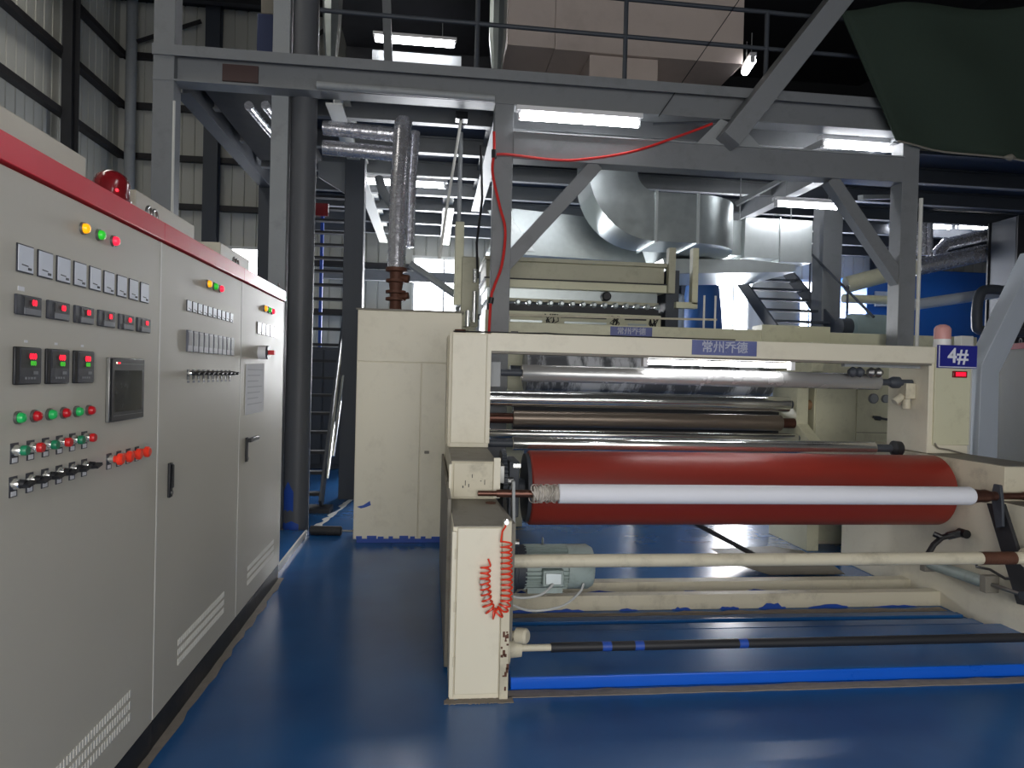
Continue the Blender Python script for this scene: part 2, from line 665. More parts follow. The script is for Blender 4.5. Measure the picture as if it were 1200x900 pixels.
def meter(c, y, z, w, h, name='panel_meter'):
    o = bx(y, z, w, h, XF, XF + .004).build(name, 'dark_plastic', c, .002)
    bx(y, z, w * .9, h * .9, XF + .004, XF + .0052).build('dial', 'meter_face', o)
    mb = MB().bar((XF + .0058, y - w * .25, z - h * .22), (XF + .0058, y + w * .12, z - h * .24), .0012, h * .035)
    bx(y + w * .22, z - h * .33, w * .2, h * .09, XF + .0052, XF + .0065, mb)
    mb.build('needle', 'dark_plastic', o)
    return o


def small_controller(c, y, z):
    w, h = .122, .055
    o = bx(y, z, w, h, XF, XF + .008).build('speed_display', 'dark_plastic', c, .002)
    bx(y + .014, z + .009, w * .66, h * .5, XF + .008, XF + .0092).build('display_window', 'black_plastic', o)
    text('00', (XF + .0096, y + .022, z + .009), .023, '+X', 'led_red', o, 'digits', .0004)
    bx(y + .014, z - .016, w * .66, h * .3, XF + .008, XF + .0102).build('button_strip', 'grey_plastic', o)
    return o


def temp_controller(c, y, z):
    w, h = .125, .104
    o = bx(y, z, w, h, XF, XF + .009).build('temperature_controller', 'black_plastic', c, .003)
    bx(y + .008, z, w * .82, h * .94, XF + .009, XF + .0105).build('bezel', 'dark_plastic', o)
    bx(y + .008, z + .02, w * .74, h * .48, XF + .0105, XF + .0112).build('display_window', 'black_plastic', o)
    text('000', (XF + .0116, y + .016, z + .026), .023, '+X', 'led_red', o, 'digits', .0004)
    text('000', (XF + .0116, y + .018, z + .007), .018, '+X', 'led_green', o, 'digits', .0004)
    bx(y + .032, z - .019, .022, .009, XF + .0105, XF + .0115).build('mode_window', 'grey_plastic', o)
    for k in range(4):
        bx(y - .016 + k * .014, z - .034, .007, .006, XF + .0105, XF + .0125).build('key', 'grey_plastic', o)
    return o


def push_button(c, y, z, mat):
    o = bx(y, z - .008, .036, .056, XF, XF + .002).build('push_button', 'dark_plastic', c)
    MB().lathe((XF + .002, y, z), (XF + .022, y, z), [(0, .0155), (.8, .0145), (1, .013)], 16).build('collar', 'chrome', o)
    MB().lathe((XF + .022, y, z), (XF + .036, y, z), [(0, .014), (.7, .0142), (1, .012)], 16).build('cap', mat, o)
    bx(y, z - .027, .024, .013, XF + .002, XF + .0028).build('name_tag', 'white_plastic', o)
    return o


def selector(c, y, z, s=1.0, name='selector_switch', tags=True):
    o = bx(y, z - .008 * s, .036 * s, .056 * s, XF, XF + .002).build(name, 'dark_plastic', c)
    MB().lathe((XF + .002, y, z), (XF + .02, y, z), [(0, .0155 * s), (.8, .0145 * s), (1, .013 * s)], 16).build('collar', 'chrome', o)
    k = MB().lathe((XF + .02, y, z), (XF + .034, y, z), [(0, .0125 * s), (1, .0115 * s)], 12)
    k.bar((XF + .042, y - .017 * s, z - .004), (XF + .042, y + .017 * s, z + .004), .018, .009)
    k.build('knob', 'black_plastic', o)
    if tags:
        bx(y, z - .027 * s, .024 * s, .013 * s, XF + .002, XF + .0028).build('name_tag', 'white_plastic', o)
    return o


# cabinet nearest the camera
c1 = cabinet(1.84, 3.035, 'nearest grey control cabinet, with touch screen, nine meters and rows of buttons', (1.88, 2.76))
lamp(c1, 2.378, 2.039, 'led_amber', .016)
lamp(c1, 2.484, 2.039, 'lens_green', .016)
lamp(c1, 2.591, 2.039, 'lens_red', .016)
for k in range(9):
    meter(c1, 2.063 + .1004 * k, 1.889, .08, .078)
for k in range(6):
    small_controller(c1, 2.078 + .156 * k, 1.762)
for y in (2.077, 2.233, 2.391):
    temp_controller(c1, y, 1.595)
bx(2.05, 1.806, .03, .012, XF, XF + .001).build('paper_tag', 'white_plastic', c1)
for y in (2.077, 2.233, 2.391):
    bx(y, 1.663, .016, .007, XF, XF + .001).build('paper_tag', 'white_plastic', c1)
hmi = bx(2.70, 1.517, .285, .228, XF, XF + .014).build('touch_screen', 'steel_bare', c1, .003)
bx(2.703, 1.517, .275, .222, XF + .014, XF + .018).build('bezel', 'black_plastic', hmi, .002)
bx(2.703, 1.512, .232, .148, XF + .018, XF + .0185).build('display', 'screen', hmi)
for k in range(3):
    bx(2.60 + k * .012, 1.612, .007, .006, XF + .018, XF + .0195).build('status_light', 'led_white' if k == 0 else 'led_red', hmi)
MB().box(XF + .018, XF + .0188, 2.58, 2.83, 1.4245, 1.426).build('bezel_line', 'grey_plastic', hmi)
MB().box(XF + .018, XF + .0188, 2.635, 2.83, 1.6085, 1.610).build('bezel_line', 'grey_plastic', hmi)
for k in range(6):
    lamp(c1, 2.04 + .0792 * k, 1.453, 'lens_green_dim' if k % 2 == 0 else 'lens_red_dim', .0145)
    push_button(c1, 2.03 + .0768 * k, 1.365, 'green_cap' if k % 2 == 0 else 'red_cap')
    selector(c1, 2.027 + .0778 * k, 1.274)
for k in range(4):
    y, z = 2.592 + .078 * k, 1.273
    o = bx(y, z - .008, .036, .056, XF, XF + .002).build('stop_button', 'dark_plastic', c1)
    MB().cyl((XF + .002, y, z), (XF + .02, y, z), .0145, n=16).build('collar', 'chrome', o)
    MB().lathe((XF + .02, y, z), (XF + .05, y, z), [(0, .011), (.3, .013), (.45, .021), (.8, .021), (1, .015)], 18).build('mushroom_cap', 'orange_cap', o)
    bx(y, z - .027, .024, .013, XF + .002, XF + .0028).build('name_tag', 'white_plastic', o)

# middle cabinet
c2 = cabinet(3.035, 4.275, 'middle grey control cabinet of the left row, with ten tall dark modules', (3.2, 3.95))
for y, m in ((3.631, 'led_amber'), (3.732, 'lens_green'), (3.835, 'lens_red')):
    lamp(c2, y, 2.023, m, .017)
for k in range(10):
    meter(c2, 3.37 + .0762 * k, 1.888, .062, .052)
for k in range(10):
    y = 3.378 + .0762 * k
    o = bx(y, 1.726, .068, .1, XF, XF + .01).build('drive_module', 'tall_module', c2, .002)
    bx(y - .006, 1.735, .045, .06, XF + .01, XF + .0112).build('front_plate', 'dark_plastic', o)
for k in range(10):
    selector(c2, 3.38 + .0745 * k, 1.577, .85, tags=False)
for k in range(10):
    bx(3.385 + .0745 * k, 1.537, .03, .012, XF, XF + .001).build('paper_tag', 'grey_plastic', c2)


def swing_handle(c, y, z, turned):
    o = bx(y, z, .034, .15, XF, XF + .012).build('door_handle', 'black_plastic', c, .003)
    if turned:
        MB().box(XF + .012, XF + .034, y - .012, y + .2, z + .045, z + .07).build('lever', 'black_plastic', o, .004)
    else:
        MB().box(XF + .012, XF + .02, y - .012, y + .012, z - .035, z + .068).build('lever', 'black_plastic', o, .004)
    MB().cyl((XF + .012, y, z - .055), (XF + .018, y, z - .055), .009, n=12).build('lock', 'steel_bare', o)


swing_handle(c2, 3.166, 1.112, False)

# far cabinet
c3 = cabinet(4.275, 5.46, 'farthest grey control cabinet of the left row, with a paper sheet taped to its door', (4.42, 5.1))
for y, m in ((4.825, 'led_amber'), (4.94, 'lens_green'), (5.05, 'lens_red')):
    lamp(c3, y, 2.012, m, .019)
for k in range(5):
    meter(c3, 4.695 + .118 * k, 1.872, .1, .08)
o = MB().cyl((XF, 4.71, 1.715), (XF + .05, 4.71, 1.715), .045, n=18).build('main_switch', 'white_plastic', c3)
MB().cyl((XF + .05, 4.71, 1.715), (XF + .062, 4.71, 1.715), .045, n=18).build('switch_ring', 'dark_plastic', o)
MB().box(XF + .062, XF + .1, 4.69, 4.73, 1.70, 1.73).build('switch_lever', 'red_cap', o, .003)
sh = MB()
pts = [(4.39, 1.632), (4.845, 1.646), (4.852, 1.33), (4.82, 1.322), (4.39, 1.322)]
sh.prism(pts, 'X', XF + .001, XF + .003)
sh = sh.build('paper_sheet', 'paper_sheet', c3, smooth=False)
mb = MB()
for k in range(7):
    z = 1.60 - k * .036
    mb.box(XF + .003, XF + .0035, 4.43, 4.80 - .05 * (k % 3), z - .003, z + .003)
mb.build('ruled_line', 'ink_grey', sh)
swing_handle(c3, 4.43, 1.108, True)

# red warning beacon on the cabinets
b = thing('warning_beacon', 'red domed warning beacon standing on top of the near control cabinets', 'beacon', (-1.33, 3.06, 2.2))
MB().lathe((-1.33, 3.06, 2.2), (-1.33, 3.06, 2.27), [(0, .077), (.8, .075), (1, .07)]).build('base', 'white_plastic', b)
MB().lathe((-1.33, 3.06, 2.27), (-1.33, 3.06, 2.41), [(0, .073), (.12, .075), (.14, .069), (.6, .069), (.82, .056), (.94, .034), (1, .008)]).build('dome', 'dome_red', b)
MB().cyl((-1.285, 3.008, 2.315), (-1.282, 2.996, 2.315), .006, n=10).build('lit_bulb', 'led_red', b)

# blue step behind the cabinets with its pale edge
st = tag(MB().box(-2.4, -1.18, 5.62, 6.95, 0, .05).build('floor_step', 'floor_blue', bevel=.003), 'low blue step on the floor beyond the last control cabinet', 'step')
MB().box(-1.18, -1.165, 5.62, 6.95, 0, .053).build('step_edge', 'white_paint', st, label='thin white metal edge strip')

# ================================================================== WINDING MACHINE
wm = thing('winding_machine', 'cream painted winding machine frame with two side housings and a top beam', 'machine', (2.1, 4.6, 0))
XL0, XL1, XR0, XR1 = .125, .41, 3.76, 4.08


def side(x0, x1, inner, s):
    MB().box(x0, x1, 3.412, 5.9, .0, .855).build('lower_housing', 'cream', wm, .004)
    MB().box(x0 + .004, x1 - .004, 3.402, 4.13, .855, .862).build('ledge_plate', 'ledge_grey', wm, .002)
    MB().box(x0 + .008, x1 - .01, 4.132, 5.9, .862, 1.088).build('middle_housing', 'cream_dirty', wm, .004)
    MB().box(x0 + .008, x1 - .008, 4.125, 4.85, 1.088, 1.094).build('ledge_plate', 'ledge_grey', wm, .002)
    MB().box(x0 + .012, x1, 4.862, 5.33, 1.094, 1.895).build('upper_housing', 'cream', wm, .004)


side(XL0, XL1, XL1, 1)
side(XR0 - .03, XR1, XR0, -1)
# doors and cover strips on the near left housing
d = MB().box(XL0 + .024, XL1 - .045, 3.398, 3.412, .03, .85).build('housing_door', 'cream', wm, .003)
for z in (.17, .44, .70):
    MB().cyl((XL0 + .016, 3.396, z), (XL0 + .016, 3.396, z + .05), .007, n=10).build('hinge', 'cream_dirty', d)
MB().box(XL0 - .004, XL0 + .018, 3.392, 3.412, .02, .835).build('corner_strip', 'cream', wm, .003)
MB().box(XL1 - .04, XL1 + .004, 3.395, 3.415, 0, .885).build('frame_edge', 'cream_dirty', wm, .003)
MB().box(XL0 + .02, XL1 - .028, 4.85, 4.862, 1.125, 1.885).build('housing_door', 'cream', wm, .003)
MB().box(XL1 - .024, XL1 + .006, 4.852, 4.866, 1.125, 1.89).build('frame_edge', 'cream', wm, .002)
MB().box(XL0 - .002, XL0 + .016, 4.848, 4.862, 1.1, 1.9).build('corner_strip', 'cream_dirty', wm, .002)
MB().box(XL0 + .022, XL1 - .03, 4.12, 4.132, .875, 1.08).build('housing_door', 'cream_dirty', wm, .003)
MB().box(XL1 - .026, XL1 + .015, 4.118, 4.134, .87, 1.11).build('frame_edge', 'cream', wm, .002)
MB().box(XL0 - .006, XL0 + .012, 4.116, 4.132, .88, 1.07).build('corner_strip', 'cream', wm, .002)
MB().box(XL0 - .02, XL0, 3.75, 5.9, .02, .93).build('rear_cover', 'ledge_grey', wm, .003)
MB().box(XL0 - .012, XL0 + .002, 5.0, 5.33, 1.1, 1.88).build('rear_cover', 'cream_dirty', wm, .003)
MB().cyl((.36, 4.0, .8625), (.36, 4.0, .868), .03, n=14).build('grease_spot', 'rust', wm)
mb = MB()
for x, z, w, h in ((.20, .93, .006, .014), (.215, .945, .004, .03), (.235, .935, .005, .02), (.255, .99, .004, .022), (.305, .97, .008, .004), (.33, .95, .004, .03), (.345, .885, .016, .006), (.30, .90, .006, .01)):
    mb.box(x, x + w, 4.117, 4.121, z, z + h)
stuff(mb.build('paint_chip', 'steel_black', wm))
mb = MB()
for k in range(16):
    z = random.uniform(.02, .34)
    x = random.uniform(XL1 - .038, XL1 - .006)
    mb.box(x, x + random.uniform(.004, .014), 3.392, 3.396, z, z + random.uniform(.006, .03))
stuff(mb.build('paint_chip', 'rust', wm))
# right face with control box bottom lip
MB().box(XR0 + .02, XR1 - .006, 4.845, 4.862, 1.16, 1.90).build('housing_door', 'beige_green', wm, .003)
lip = MB()
lip.tube([(3.79, 4.84, 1.175), (3.80, 4.835, 1.15), (3.82, 4.835, 1.135), (3.9, 4.835, 1.125), (4.05, 4.835, 1.09)], .006, 8)
lip.build('seal_strip', 'ledge_grey', wm)
# top beam
MB().box(XL1, XR0 + .02, 4.852, 5.0, 1.772, 1.9).build('top_beam', 'cream', wm, .004)
MB().box(XL1, XR0, 4.86, 4.99, 1.757, 1.772).build('beam_lip', 'ledge_grey', wm)
MB().tube([(.15, 4.9, 1.905), (.36, 4.88, 1.905), (.55, 4.87, 1.904), (.75, 4.86, 1.906), (.8, 4.865, 1.909), (.9, 4.86, 1.904), (1.4, 4.86, 1.904), (2.2, 4.86, 1.903)], .006, 6).build('power_cable', 'cable', wm)
MB().box(.55, .6, 4.845, 4.853, 1.9, 1.915).build('cable_clip', 'cable', wm)
MB().cyl((.20, 5.0, 1.895), (.20, 5.0, 1.925), .04, n=14).build('lifting_boss', 'rust', wm)
# base channels between the housings
MB().box(XL1, XR0, 4.66, 4.74, 0, .105).build('base_channel', 'cream_dirty', wm, .004)
MB().box(XL1, XR0, 4.98, 5.08, .01, .1).build('base_channel', 'cream_dirty', wm, .004)
def smear(x, w, y, z0, h):
    """a ragged brush mark of floor paint on a front face"""
    n_ = 7
    top = [(x + w * i / n_, z0 + h * random.uniform(.35, 1) * min(1, .3 + i * .4, .3 + (n_ - i) * .4)) for i in range(n_ + 1)]
    return MB().prism([(x, z0)] + top + [(x + w, z0)], 'Y', y, y + .01)
x = .5
while x < 3.6:
    w = random.uniform(.08, .4)
    smear(x, w, 4.652, 0, random.uniform(.015, .04)).build('paint_smear', 'blue_smear', wm)
    x += w + random.uniform(.0, .25)
for x, w in ((.6, .3), (1.05, .5), (1.75, .4), (2.3, .55)):
    smear(x, w, 4.972, .01, random.uniform(.02, .04)).build('paint_smear', 'blue_smear', wm)
for x in (.95, 1.13, 1.72):
    MB().cyl((x, 3.65, .155), (x + .05, 3.65, .155), .0258, n=16).build('paint_smear', 'blue_smear', wm)
# tie tube and lower pipe
MB().cyl((XL1, 3.85, .565), (XR0, 3.85, .565), .037, n=20).build('tie_tube', 'cream_dirty', wm)
MB().cyl((XR0 - .12, 3.85, .565), (XR0, 3.85, .565), .06, n=20).build('tube_flange', 'cream_dirty', wm)
MB().cyl((XR0 - .42, 3.85, .565), (XR0 - .2, 3.85, .565), .039, n=20).build('rust_band', 'rust', wm)
MB().lathe((XL1, 3.65, .155), (XL1 + .1, 3.65, .155), [(0, .08), (.35, .08), (.4, .05), (1, .045)]).build('pipe_socket', 'cream_dirty', wm)
MB().cyl((XL1 + .1, 3.65, .155), (XL1 + .28, 3.65, .155), .018).build('pipe_neck', 'cream_dirty', wm)
MB().cyl((XL1 + .26, 3.65, .155), (XR0, 3.65, .155), .025, n=16).build('drain_pipe', 'steel_black', wm)
MB().lathe((XL1 + .02, 3.58, .255), (XL1 + .115, 3.52, .265), [(0, .02), (.4, .02), (.45, .04), (.9, .04), (1, .03)], 16).build('grease_nipple', 'cream_dirty', wm)
# flange of the motor side
MB().prism([(3.45, .86), (4.45, .80), (4.5, .28), (4.35, .25), (3.5, .25)], 'X', XL1, XL1 + .03).build('motor_flange', 'ledge_grey', wm)
MB().box(XL1 + .03, XL1 + .12, 4.1, 4.5, .30, .62).build('gear_case', 'steel_dark', wm, .01)

# drive gear and bearing by the drum
g = MB()
poly = []
for k in range(44):
    a = 2 * PI * k / 44
    for (da, r) in ((-.04, .19), (-.02, .21), (.02, .21), (.04, .19)):
        poly.append((4.6 + r * math.cos(a + da), .9 + r * math.sin(a + da)))
g.prism(poly, 'X', .475, .505)
g.build('drive_gear', 'steel_dark', wm)
MB().cyl((XL1, 4.6, .9), (.56, 4.6, .9), .035).build('gear_shaft', 'steel_bare', wm)
MB().box(.53, .60, 4.58, 4.92, .66, 1.03).build('bearing_plate', 'steel_dark', wm, .006)
MB().cyl((XL1, 4.75, .835), (.68, 4.75, .835), .06).build('drum_journal', 'steel_dark', wm)
MB().cyl((3.74, 4.75, .835), (XR0, 4.75, .835), .15, n=28).build('bearing_housing', 'motor', wm)
MB().box(.44, .47, 4.3, 4.5, .93, 1.04).build('lug', 'steel_bare', wm, .003)
MB().box(.55, .60, 4.52, 4.56, 1.0, 1.025).build('bolt', 'chrome', wm)
# black lever and air cylinder on the right inner face
lv = MB()
lv.bar((3.60, 4.45, .56), (3.68, 4.43, .585), .03, .045)
lv.tube([(3.42, 4.45, .37), (3.50, 4.45, .50), (3.56, 4.45, .55), (3.70, 4.44, .59), (3.73, 4.42, .585)], .02, 10)
lv.tube([(3.52, 4.48, .57), (3.56, 4.45, .55)], .02, 10)
lv.cyl((3.70, 4.39, .585), (3.70, 4.46, .585), .03)
lv.build('release_lever', 'black_plastic', wm)
cy = MB().cyl((3.66, 4.72, .30), (3.66, 4.12, .32), .04, n=18).build('air_cylinder', 'motor', wm)
for y, z in ((4.70, .30), (4.14, .32)):
    MB().box(3.61, 3.71, y - .025, y + .025, z - .055, z + .055).build('end_cap', 'ledge_grey', cy, .004)
MB().cyl((3.66, 4.12, .32), (3.66, 3.9, .327), .014, n=12).build('piston_rod', 'steel_bare', cy)
MB().tube([(3.70, 4.3, .42), (3.66, 4.25, .40), (3.67, 4.15, .41), (3.69, 4.05, .38), (3.68, 3.98, .40)], .009, 8).build('air_hose', 'cable', wm)
# oil tray and pedal beneath the drum
tr = MB()
tr.prism([(2.45, .14), (2.75, .05), (3.4, .05), (3.3, .12), (3.0, .16)], 'Y', 5.3, 5.8)
tr.build('drip_tray', 'ledge_grey', wm, .004)
MB().tube([(2.2, 5.55, .42), (2.75, 5.5, .14)], .02, 8).build('tray_stay', 'steel_black', wm)

# floor slab inside the machine
sl = struct(MB().box(XL1 + .03, 6.0, 3.5, 4.12, 0, .062).build('trim_60', 'slab_blue_lit', bevel=.004))
sl2 = MB().box(XL1 + .03, 3.7, 4.22, 4.32, 0, .03).box(XL1 + .03, 3.7, 4.40, 4.46, 0, .025).build('floor_ridge', 'floor_blue', sl, .004)
MB().box(XL1 + .03, 6.0, 3.508, 4.12, .0622, .0635).build('slab_top', 'floor_blue', sl)

# support arms + core
ar = thing('support_arm', 'thin pale steel arm carrying the left end of the white core', 'arm', (.50, 4.05, .62), 'core support arms')
MB().prism([(4.06, .98), (4.11, .98), (4.13, .90), (4.10, .70), (4.02, .60), (3.97, .66), (4.03, .86)], 'X', .49, .508).build('plate', 'steel_light', ar, .002)
MB().prism([(4.20, .88), (4.24, .86), (4.02, .58), (3.95, .60)], 'X', .455, .47).build('stay', 'steel_bare', ar)
MB().cyl((XL1, 4.0, .63), (.53, 4.0, .63), .022).build('pivot_pin', 'steel_bare', ar)
ar = thing('support_arm', 'black slotted steel arm carrying the right end of the white core', 'arm', (3.68, 3.9, .28), 'core support arms')
MB().prism([(4.05, .86), (4.18, .84), (3.92, .26), (3.78, .28)], 'X', 3.655, 3.68).build('plate', 'steel_black', ar, .003)
MB().prism([(4.05, .98), (4.10, .98), (4.12, .90), (4.07, .70), (4.02, .72), (4.03, .88)], 'X', 3.63, 3.65).build('hook', 'steel_dark', ar, .003)
MB().cyl((3.63, 3.86, .33), (XR0, 3.86, .33), .025).build('pivot_pin', 'steel_dark', ar)

core = thing('core_shaft', 'white paper covered winding core on a rusty shaft before the red drum', 'shaft', (2.1, 4.08, .905))
A, Bv = (0.29, 4.08, .905), (3.98, 4.08, .905)
L_ = Bv[0] - A[0]
f = lambda x: (x - A[0]) / L_
MB().lathe(A, Bv, [(0, .016), (f(.40), .016), (f(.401), .023), (f(.64), .023), (f(3.5), .023), (f(3.62), .03), (f(3.66), .03), (f(3.67), .022), (f(3.82), .022), (f(3.83), .028), (f(3.86), .028), (f(3.87), .018), (1, .018)], 20).build('shaft', 'shaft_rust', core)
MB().lathe((.77, 4.08, .905), (3.46, 4.08, .905), [(0, .045), (.0005, .058), (.995, .058), (1, .052)], 36).build('paper_sleeve', 'paper_white', core)
mb = MB()
pr = []
for k in range(46):
    pr.append((k / 45, .046 + random.uniform(-.008, .008) + .004 * math.sin(k * 1.3)))
mb.lathe((.615, 4.08, .905), (.775, 4.08, .905), pr, 22)
for j in range(5):
    pts = []
    x0 = .62 + j * .03
    for k in range(25):
        a = 2 * PI * k / 24
        pts.append((x0 + .02 * math.sin(a * 2 + j), 4.08 + .054 * math.cos(a), .905 + .054 * math.sin(a)))
    mb.tube(pts, .003, 5)
mb.build('film_wrap', 'film', core, label='crumpled translucent plastic film wound on the shaft')
mb = MB().lathe((3.44, 4.08, .905), (3.60, 4.08, .905), [(0, .056), (.2, .046), (.5, .04), (.7, .043), (1, .03)], 20)
mb.build('end_collar', 'shaft_rust', core)

# big red drum
dr = thing('winding_drum', 'long red rubber covered drum behind the white core', 'drum', (2.2, 4.75, .835))
MB().lathe((.68, 4.75, .835), (3.72, 4.75, .835), [(0, .245), (.003, .255), (.997, .255), (1, .245)], 64).build('rubber_cover', 'drum_red', dr)
mb = MB().cyl((.655, 4.75, .835), (.69, 4.75, .835), .235, n=40).cyl((3.71, 4.75, .835), (3.735, 4.75, .835), .2, n=40)
mb.build('end_disc', 'steel_dark', dr)

# rollers
def roller(x0, x1, y, z, r, mat, label, jr, j0, j1, jm='steel_dark', name='roller'):
    t = thing(name, label, 'roller', ((x0 + x1) / 2, y, z), 'rollers across the winding machine')
    MB().lathe((x0, y, z), (x1, y, z), [(0, r * .94), (.002, r), (.998, r), (1, r * .94)], 40).build('shell', mat, t)
    MB().cyl((j0, y, z), (x0, y, z), jr).build('journal', jm, t)
    MB().cyl((x1, y, z), (j1, y, z), jr).build('journal', jm, t)
    return t


t = roller(.66, 3.46, 5.05, 1.625, .062, 'roll_grey', 'satin grey guide roller just below the lit top beam lamp', .025, .41, 3.74)
MB().lathe((3.55, 5.05, 1.625), (3.63, 5.05, 1.625), [(0, .03), (.4, .045), (1, .045)]).build('bearing_nut', 'steel_dark', t)
MB().box(.42, .50, 5.0, 5.1, 1.52, 1.70).build('bearing_block', 'steel_light', t, .004)
t = roller(.60, 3.42, 5.02, 1.112, .05, 'chrome', 'polished chrome idler roller lying right above the red drum', .03, .42, 3.62)
MB().lathe((3.56, 5.02, 1.112), (3.64, 5.02, 1.112), [(0, .03), (.3, .06), (1, .055)]).build('end_knob', 'steel_black', t)
# bracket with two small rollers at the right of the guide roller
t = thing('pinch_bracket', 'small twin knob bracket under the right end of the top beam', 'bracket', (3.3, 4.95, 1.76))
MB().box(3.1, 3.72, 4.93, 4.97, 1.735, 1.757).build('rail', 'steel_light', t)
for x in (3.19, 3.34):
    MB().lathe((x - .06, 4.92, 1.695), (x + .06, 4.92, 1.695), [(0, .02), (.25, .04), (.5, .03), (.75, .04), (1, .02)], 16).build('knob', 'steel_dark' if x < 3.3 else 'steel_bare', t)
t = thing('pneumatic_fitting', 'pale valve fitting on the inner face of the right housing', 'valve', (3.72, 5.05, 1.58))
mb = MB().box(3.66, 3.74, 5.0, 5.1, 1.5, 1.62).cyl((3.66, 5.05, 1.52), (3.60, 5.05, 1.47), .03).cyl((3.7, 5.05, 1.5), (3.7, 5.05, 1.42), .03)
mb.build('body', 'cream_dirty', t, .004)

# calender behind
cal = thing('calender', 'cream side frames holding the polished calender rolls behind the winder', 'machine', (2.1, 6.7, 0))
pl = [(6.25, 0), (7.0, 0), (7.0, 2.0), (6.25, 2.0), (6.25, 1.72), (6.5, 1.62), (6.5, 1.2), (6.25, 1.05)]
MB().prism(pl, 'X', 3.60, 3.72).build('side_frame', 'beige_green', cal, .004)
MB().prism(pl, 'X', .32, .44).build('side_frame', 'beige_green', cal, .004)
MB().box(.82, 3.6, 6.85, 6.95, .9, 1.3).build('rear_panel', 'steel_black', cal)
MB().cyl((3.72, 6.6, 1.385), (3.80, 6.6, 1.385), .05).build('brass_bearing', 'brown_box', cal, .01)
roller(.46, 3.56, 6.6, 1.385, .08, 'chrome', 'upper mirror polished calender roll in the rear machine', .04, .44, 3.62)
roller(.78, 3.46, 6.55, 1.20, .078, 'roll_brown', 'dull brown calender roll between two polished rolls', .05, .44, 3.6, 'shaft_rust')
roller(.46, 3.58, 6.45, 1.06, .045, 'chrome', 'lowest thin polished roll of the rear machine', .03, .44, 3.62)
roller(.95, 3.55, 7.05, 1.66, .22, 'web', 'fat reel wrapped in wrinkled white nonwoven web under the beam', .05, .80, 3.62, name='fabric_reel')

# signs, lamp indicator, beacon on the winder
t = thing('number_sign', 'blue square sign with white 4# on the right housing', 'sign', (3.945, 4.84, 1.74))
MB().box(3.785, 4.105, 4.828, 4.843, 1.742, 1.915).build('plate', 'sign_blue', t)
MB().prism([(3.795, 1.748), (4.1, 1.748), (4.1, 1.754), (3.795, 1.754)], 'Y', 4.824, 4.829).build('border', 'sign_white', t)
MB().box(3.79, 3.795, 4.824, 4.829, 1.748, 1.91).build('border', 'sign_white', t)
text('4#', (3.945, 4.826, 1.832), .155, '-Y', 'sign_white', t, 'lettering', .0025)
t = thing('counter_display', 'small red lit counter below the 4# sign', 'display', (3.97, 4.84, 1.68))
MB().box(3.915, 4.03, 4.828, 4.845, 1.672, 1.722).build('case', 'dome_red', t, .003)
MB().box(3.935, 4.015, 4.825, 4.829, 1.683, 1.712).build('digits', 'led_red', t)
t = thing('name_plate', 'faded blue name plate with pale characters on the front top beam', 'sign', (2.1, 4.84, 1.83))
MB().box(1.87, 2.36, 4.845, 4.853, 1.788, 1.896).build('plate', 'plate_blue', t)
text('常州乔德', (2.115, 4.843, 1.842), .088, '-Y', 'plate_ink', t, 'lettering', .0012)
t = thing('signal_lamp', 'faded white and pink signal lamp standing above the 4# sign', 'beacon', (3.95, 5.0, 1.895))
MB().lathe((3.95, 5.0, 1.895), (3.95, 5.0, 1.97), [(0, .062), (1, .06)]).build('base', 'white_plastic', t)
MB().lathe((3.95, 5.0, 1.97), (3.95, 5.0, 2.085), [(0, .06), (.7, .06), (.9, .045), (1, .02)]).build('lens', 'faded_red', t)

# fluorescent fittings --------------------------------------------------
def fitting(loc, length, label, rz=0, group='fluorescent lamps', drop=0.0, mat='tube_lit', r=.03):
    t = thing('fluorescent_lamp', label, 'lamp', loc, group)
    X, Y, Z = loc
    h = length / 2
    MB().box(X - h - .04, X + h + .04, Y - .045, Y + .045, Z + .045, Z + .095).build('housing', 'white_plastic', t, .004)
    MB().cyl((X - h, Y, Z), (X + h, Y, Z), r, n=16).build('tube', mat, t)
    for s in (-1, 1):
        MB().box(X + s * h - .018, X + s * h + .018, Y - .03, Y + .03, Z - .035, Z + .045).build('lamp_holder', 'white_plastic', t, .003)
    if drop:
        for s in (-1, 1):
            MB().cyl((X + s * h * .7, Y, Z + .09), (X + s * h * .7, Y, Z + .09 + drop), .006, n=8).build('hanger', 'steel_light', t)
    t.rotation_euler = (0, 0, rz)
    return t


fitting((2.11, 4.93, 1.728), 1.13, 'short fluorescent lamp fixed under the winder top beam, beside the blue plate', r=.017)
fitting((1.415, 6.86, 4.175), 1.2, 'large bright fluorescent lamp above the red hose on the front steel beam', r=.038)
fitting((-.47, 10, 4.28), 1.2, 'fluorescent lamp under the platform, partly behind the silver riser pipe', drop=.03)
fitting((5.10, 9.1, 4.05), .9, 'fluorescent lamp between the duct and the right diagonal brace', drop=.3)
fitting((4.70, 7.3, 4.255), .88, 'fluorescent lamp right of the big diagonal beam, next to the green net', drop=.1, r=.035)
fitting((-.35, 10.5, 6.53), 1.15, 'fluorescent lamp on the upper floor, behind the guard rail', drop=.25, r=.045)
for k, lb in enumerate(('leftmost of three far fluorescent lamps beside the dark right column', 'middle one of three far fluorescent lamps beside the dark right column', 'rightmost of three far fluorescent lamps beside the dark right column')):
    fitting((8.62 + .62 * k, 12 - .1 * k, 4.55), .5 if k < 2 else .62, lb, drop=.3)
fitting((4.2, 9.1, 5.9), .35, 'fluorescent lamp seen nearly end on beside the pink box', rz=R(80), drop=.3, r=.05)
# unseen aisle lamps, added to light the control cabinets from above
for y in (-1.2, 1.4):
    fitting((1.1, y, 4.3), 1.2, 'added aisle fluorescent lamp hung over the walkway, %s' % ('behind the camera' if y < 0 else 'above the camera'), rz=R(90), drop=4.5)

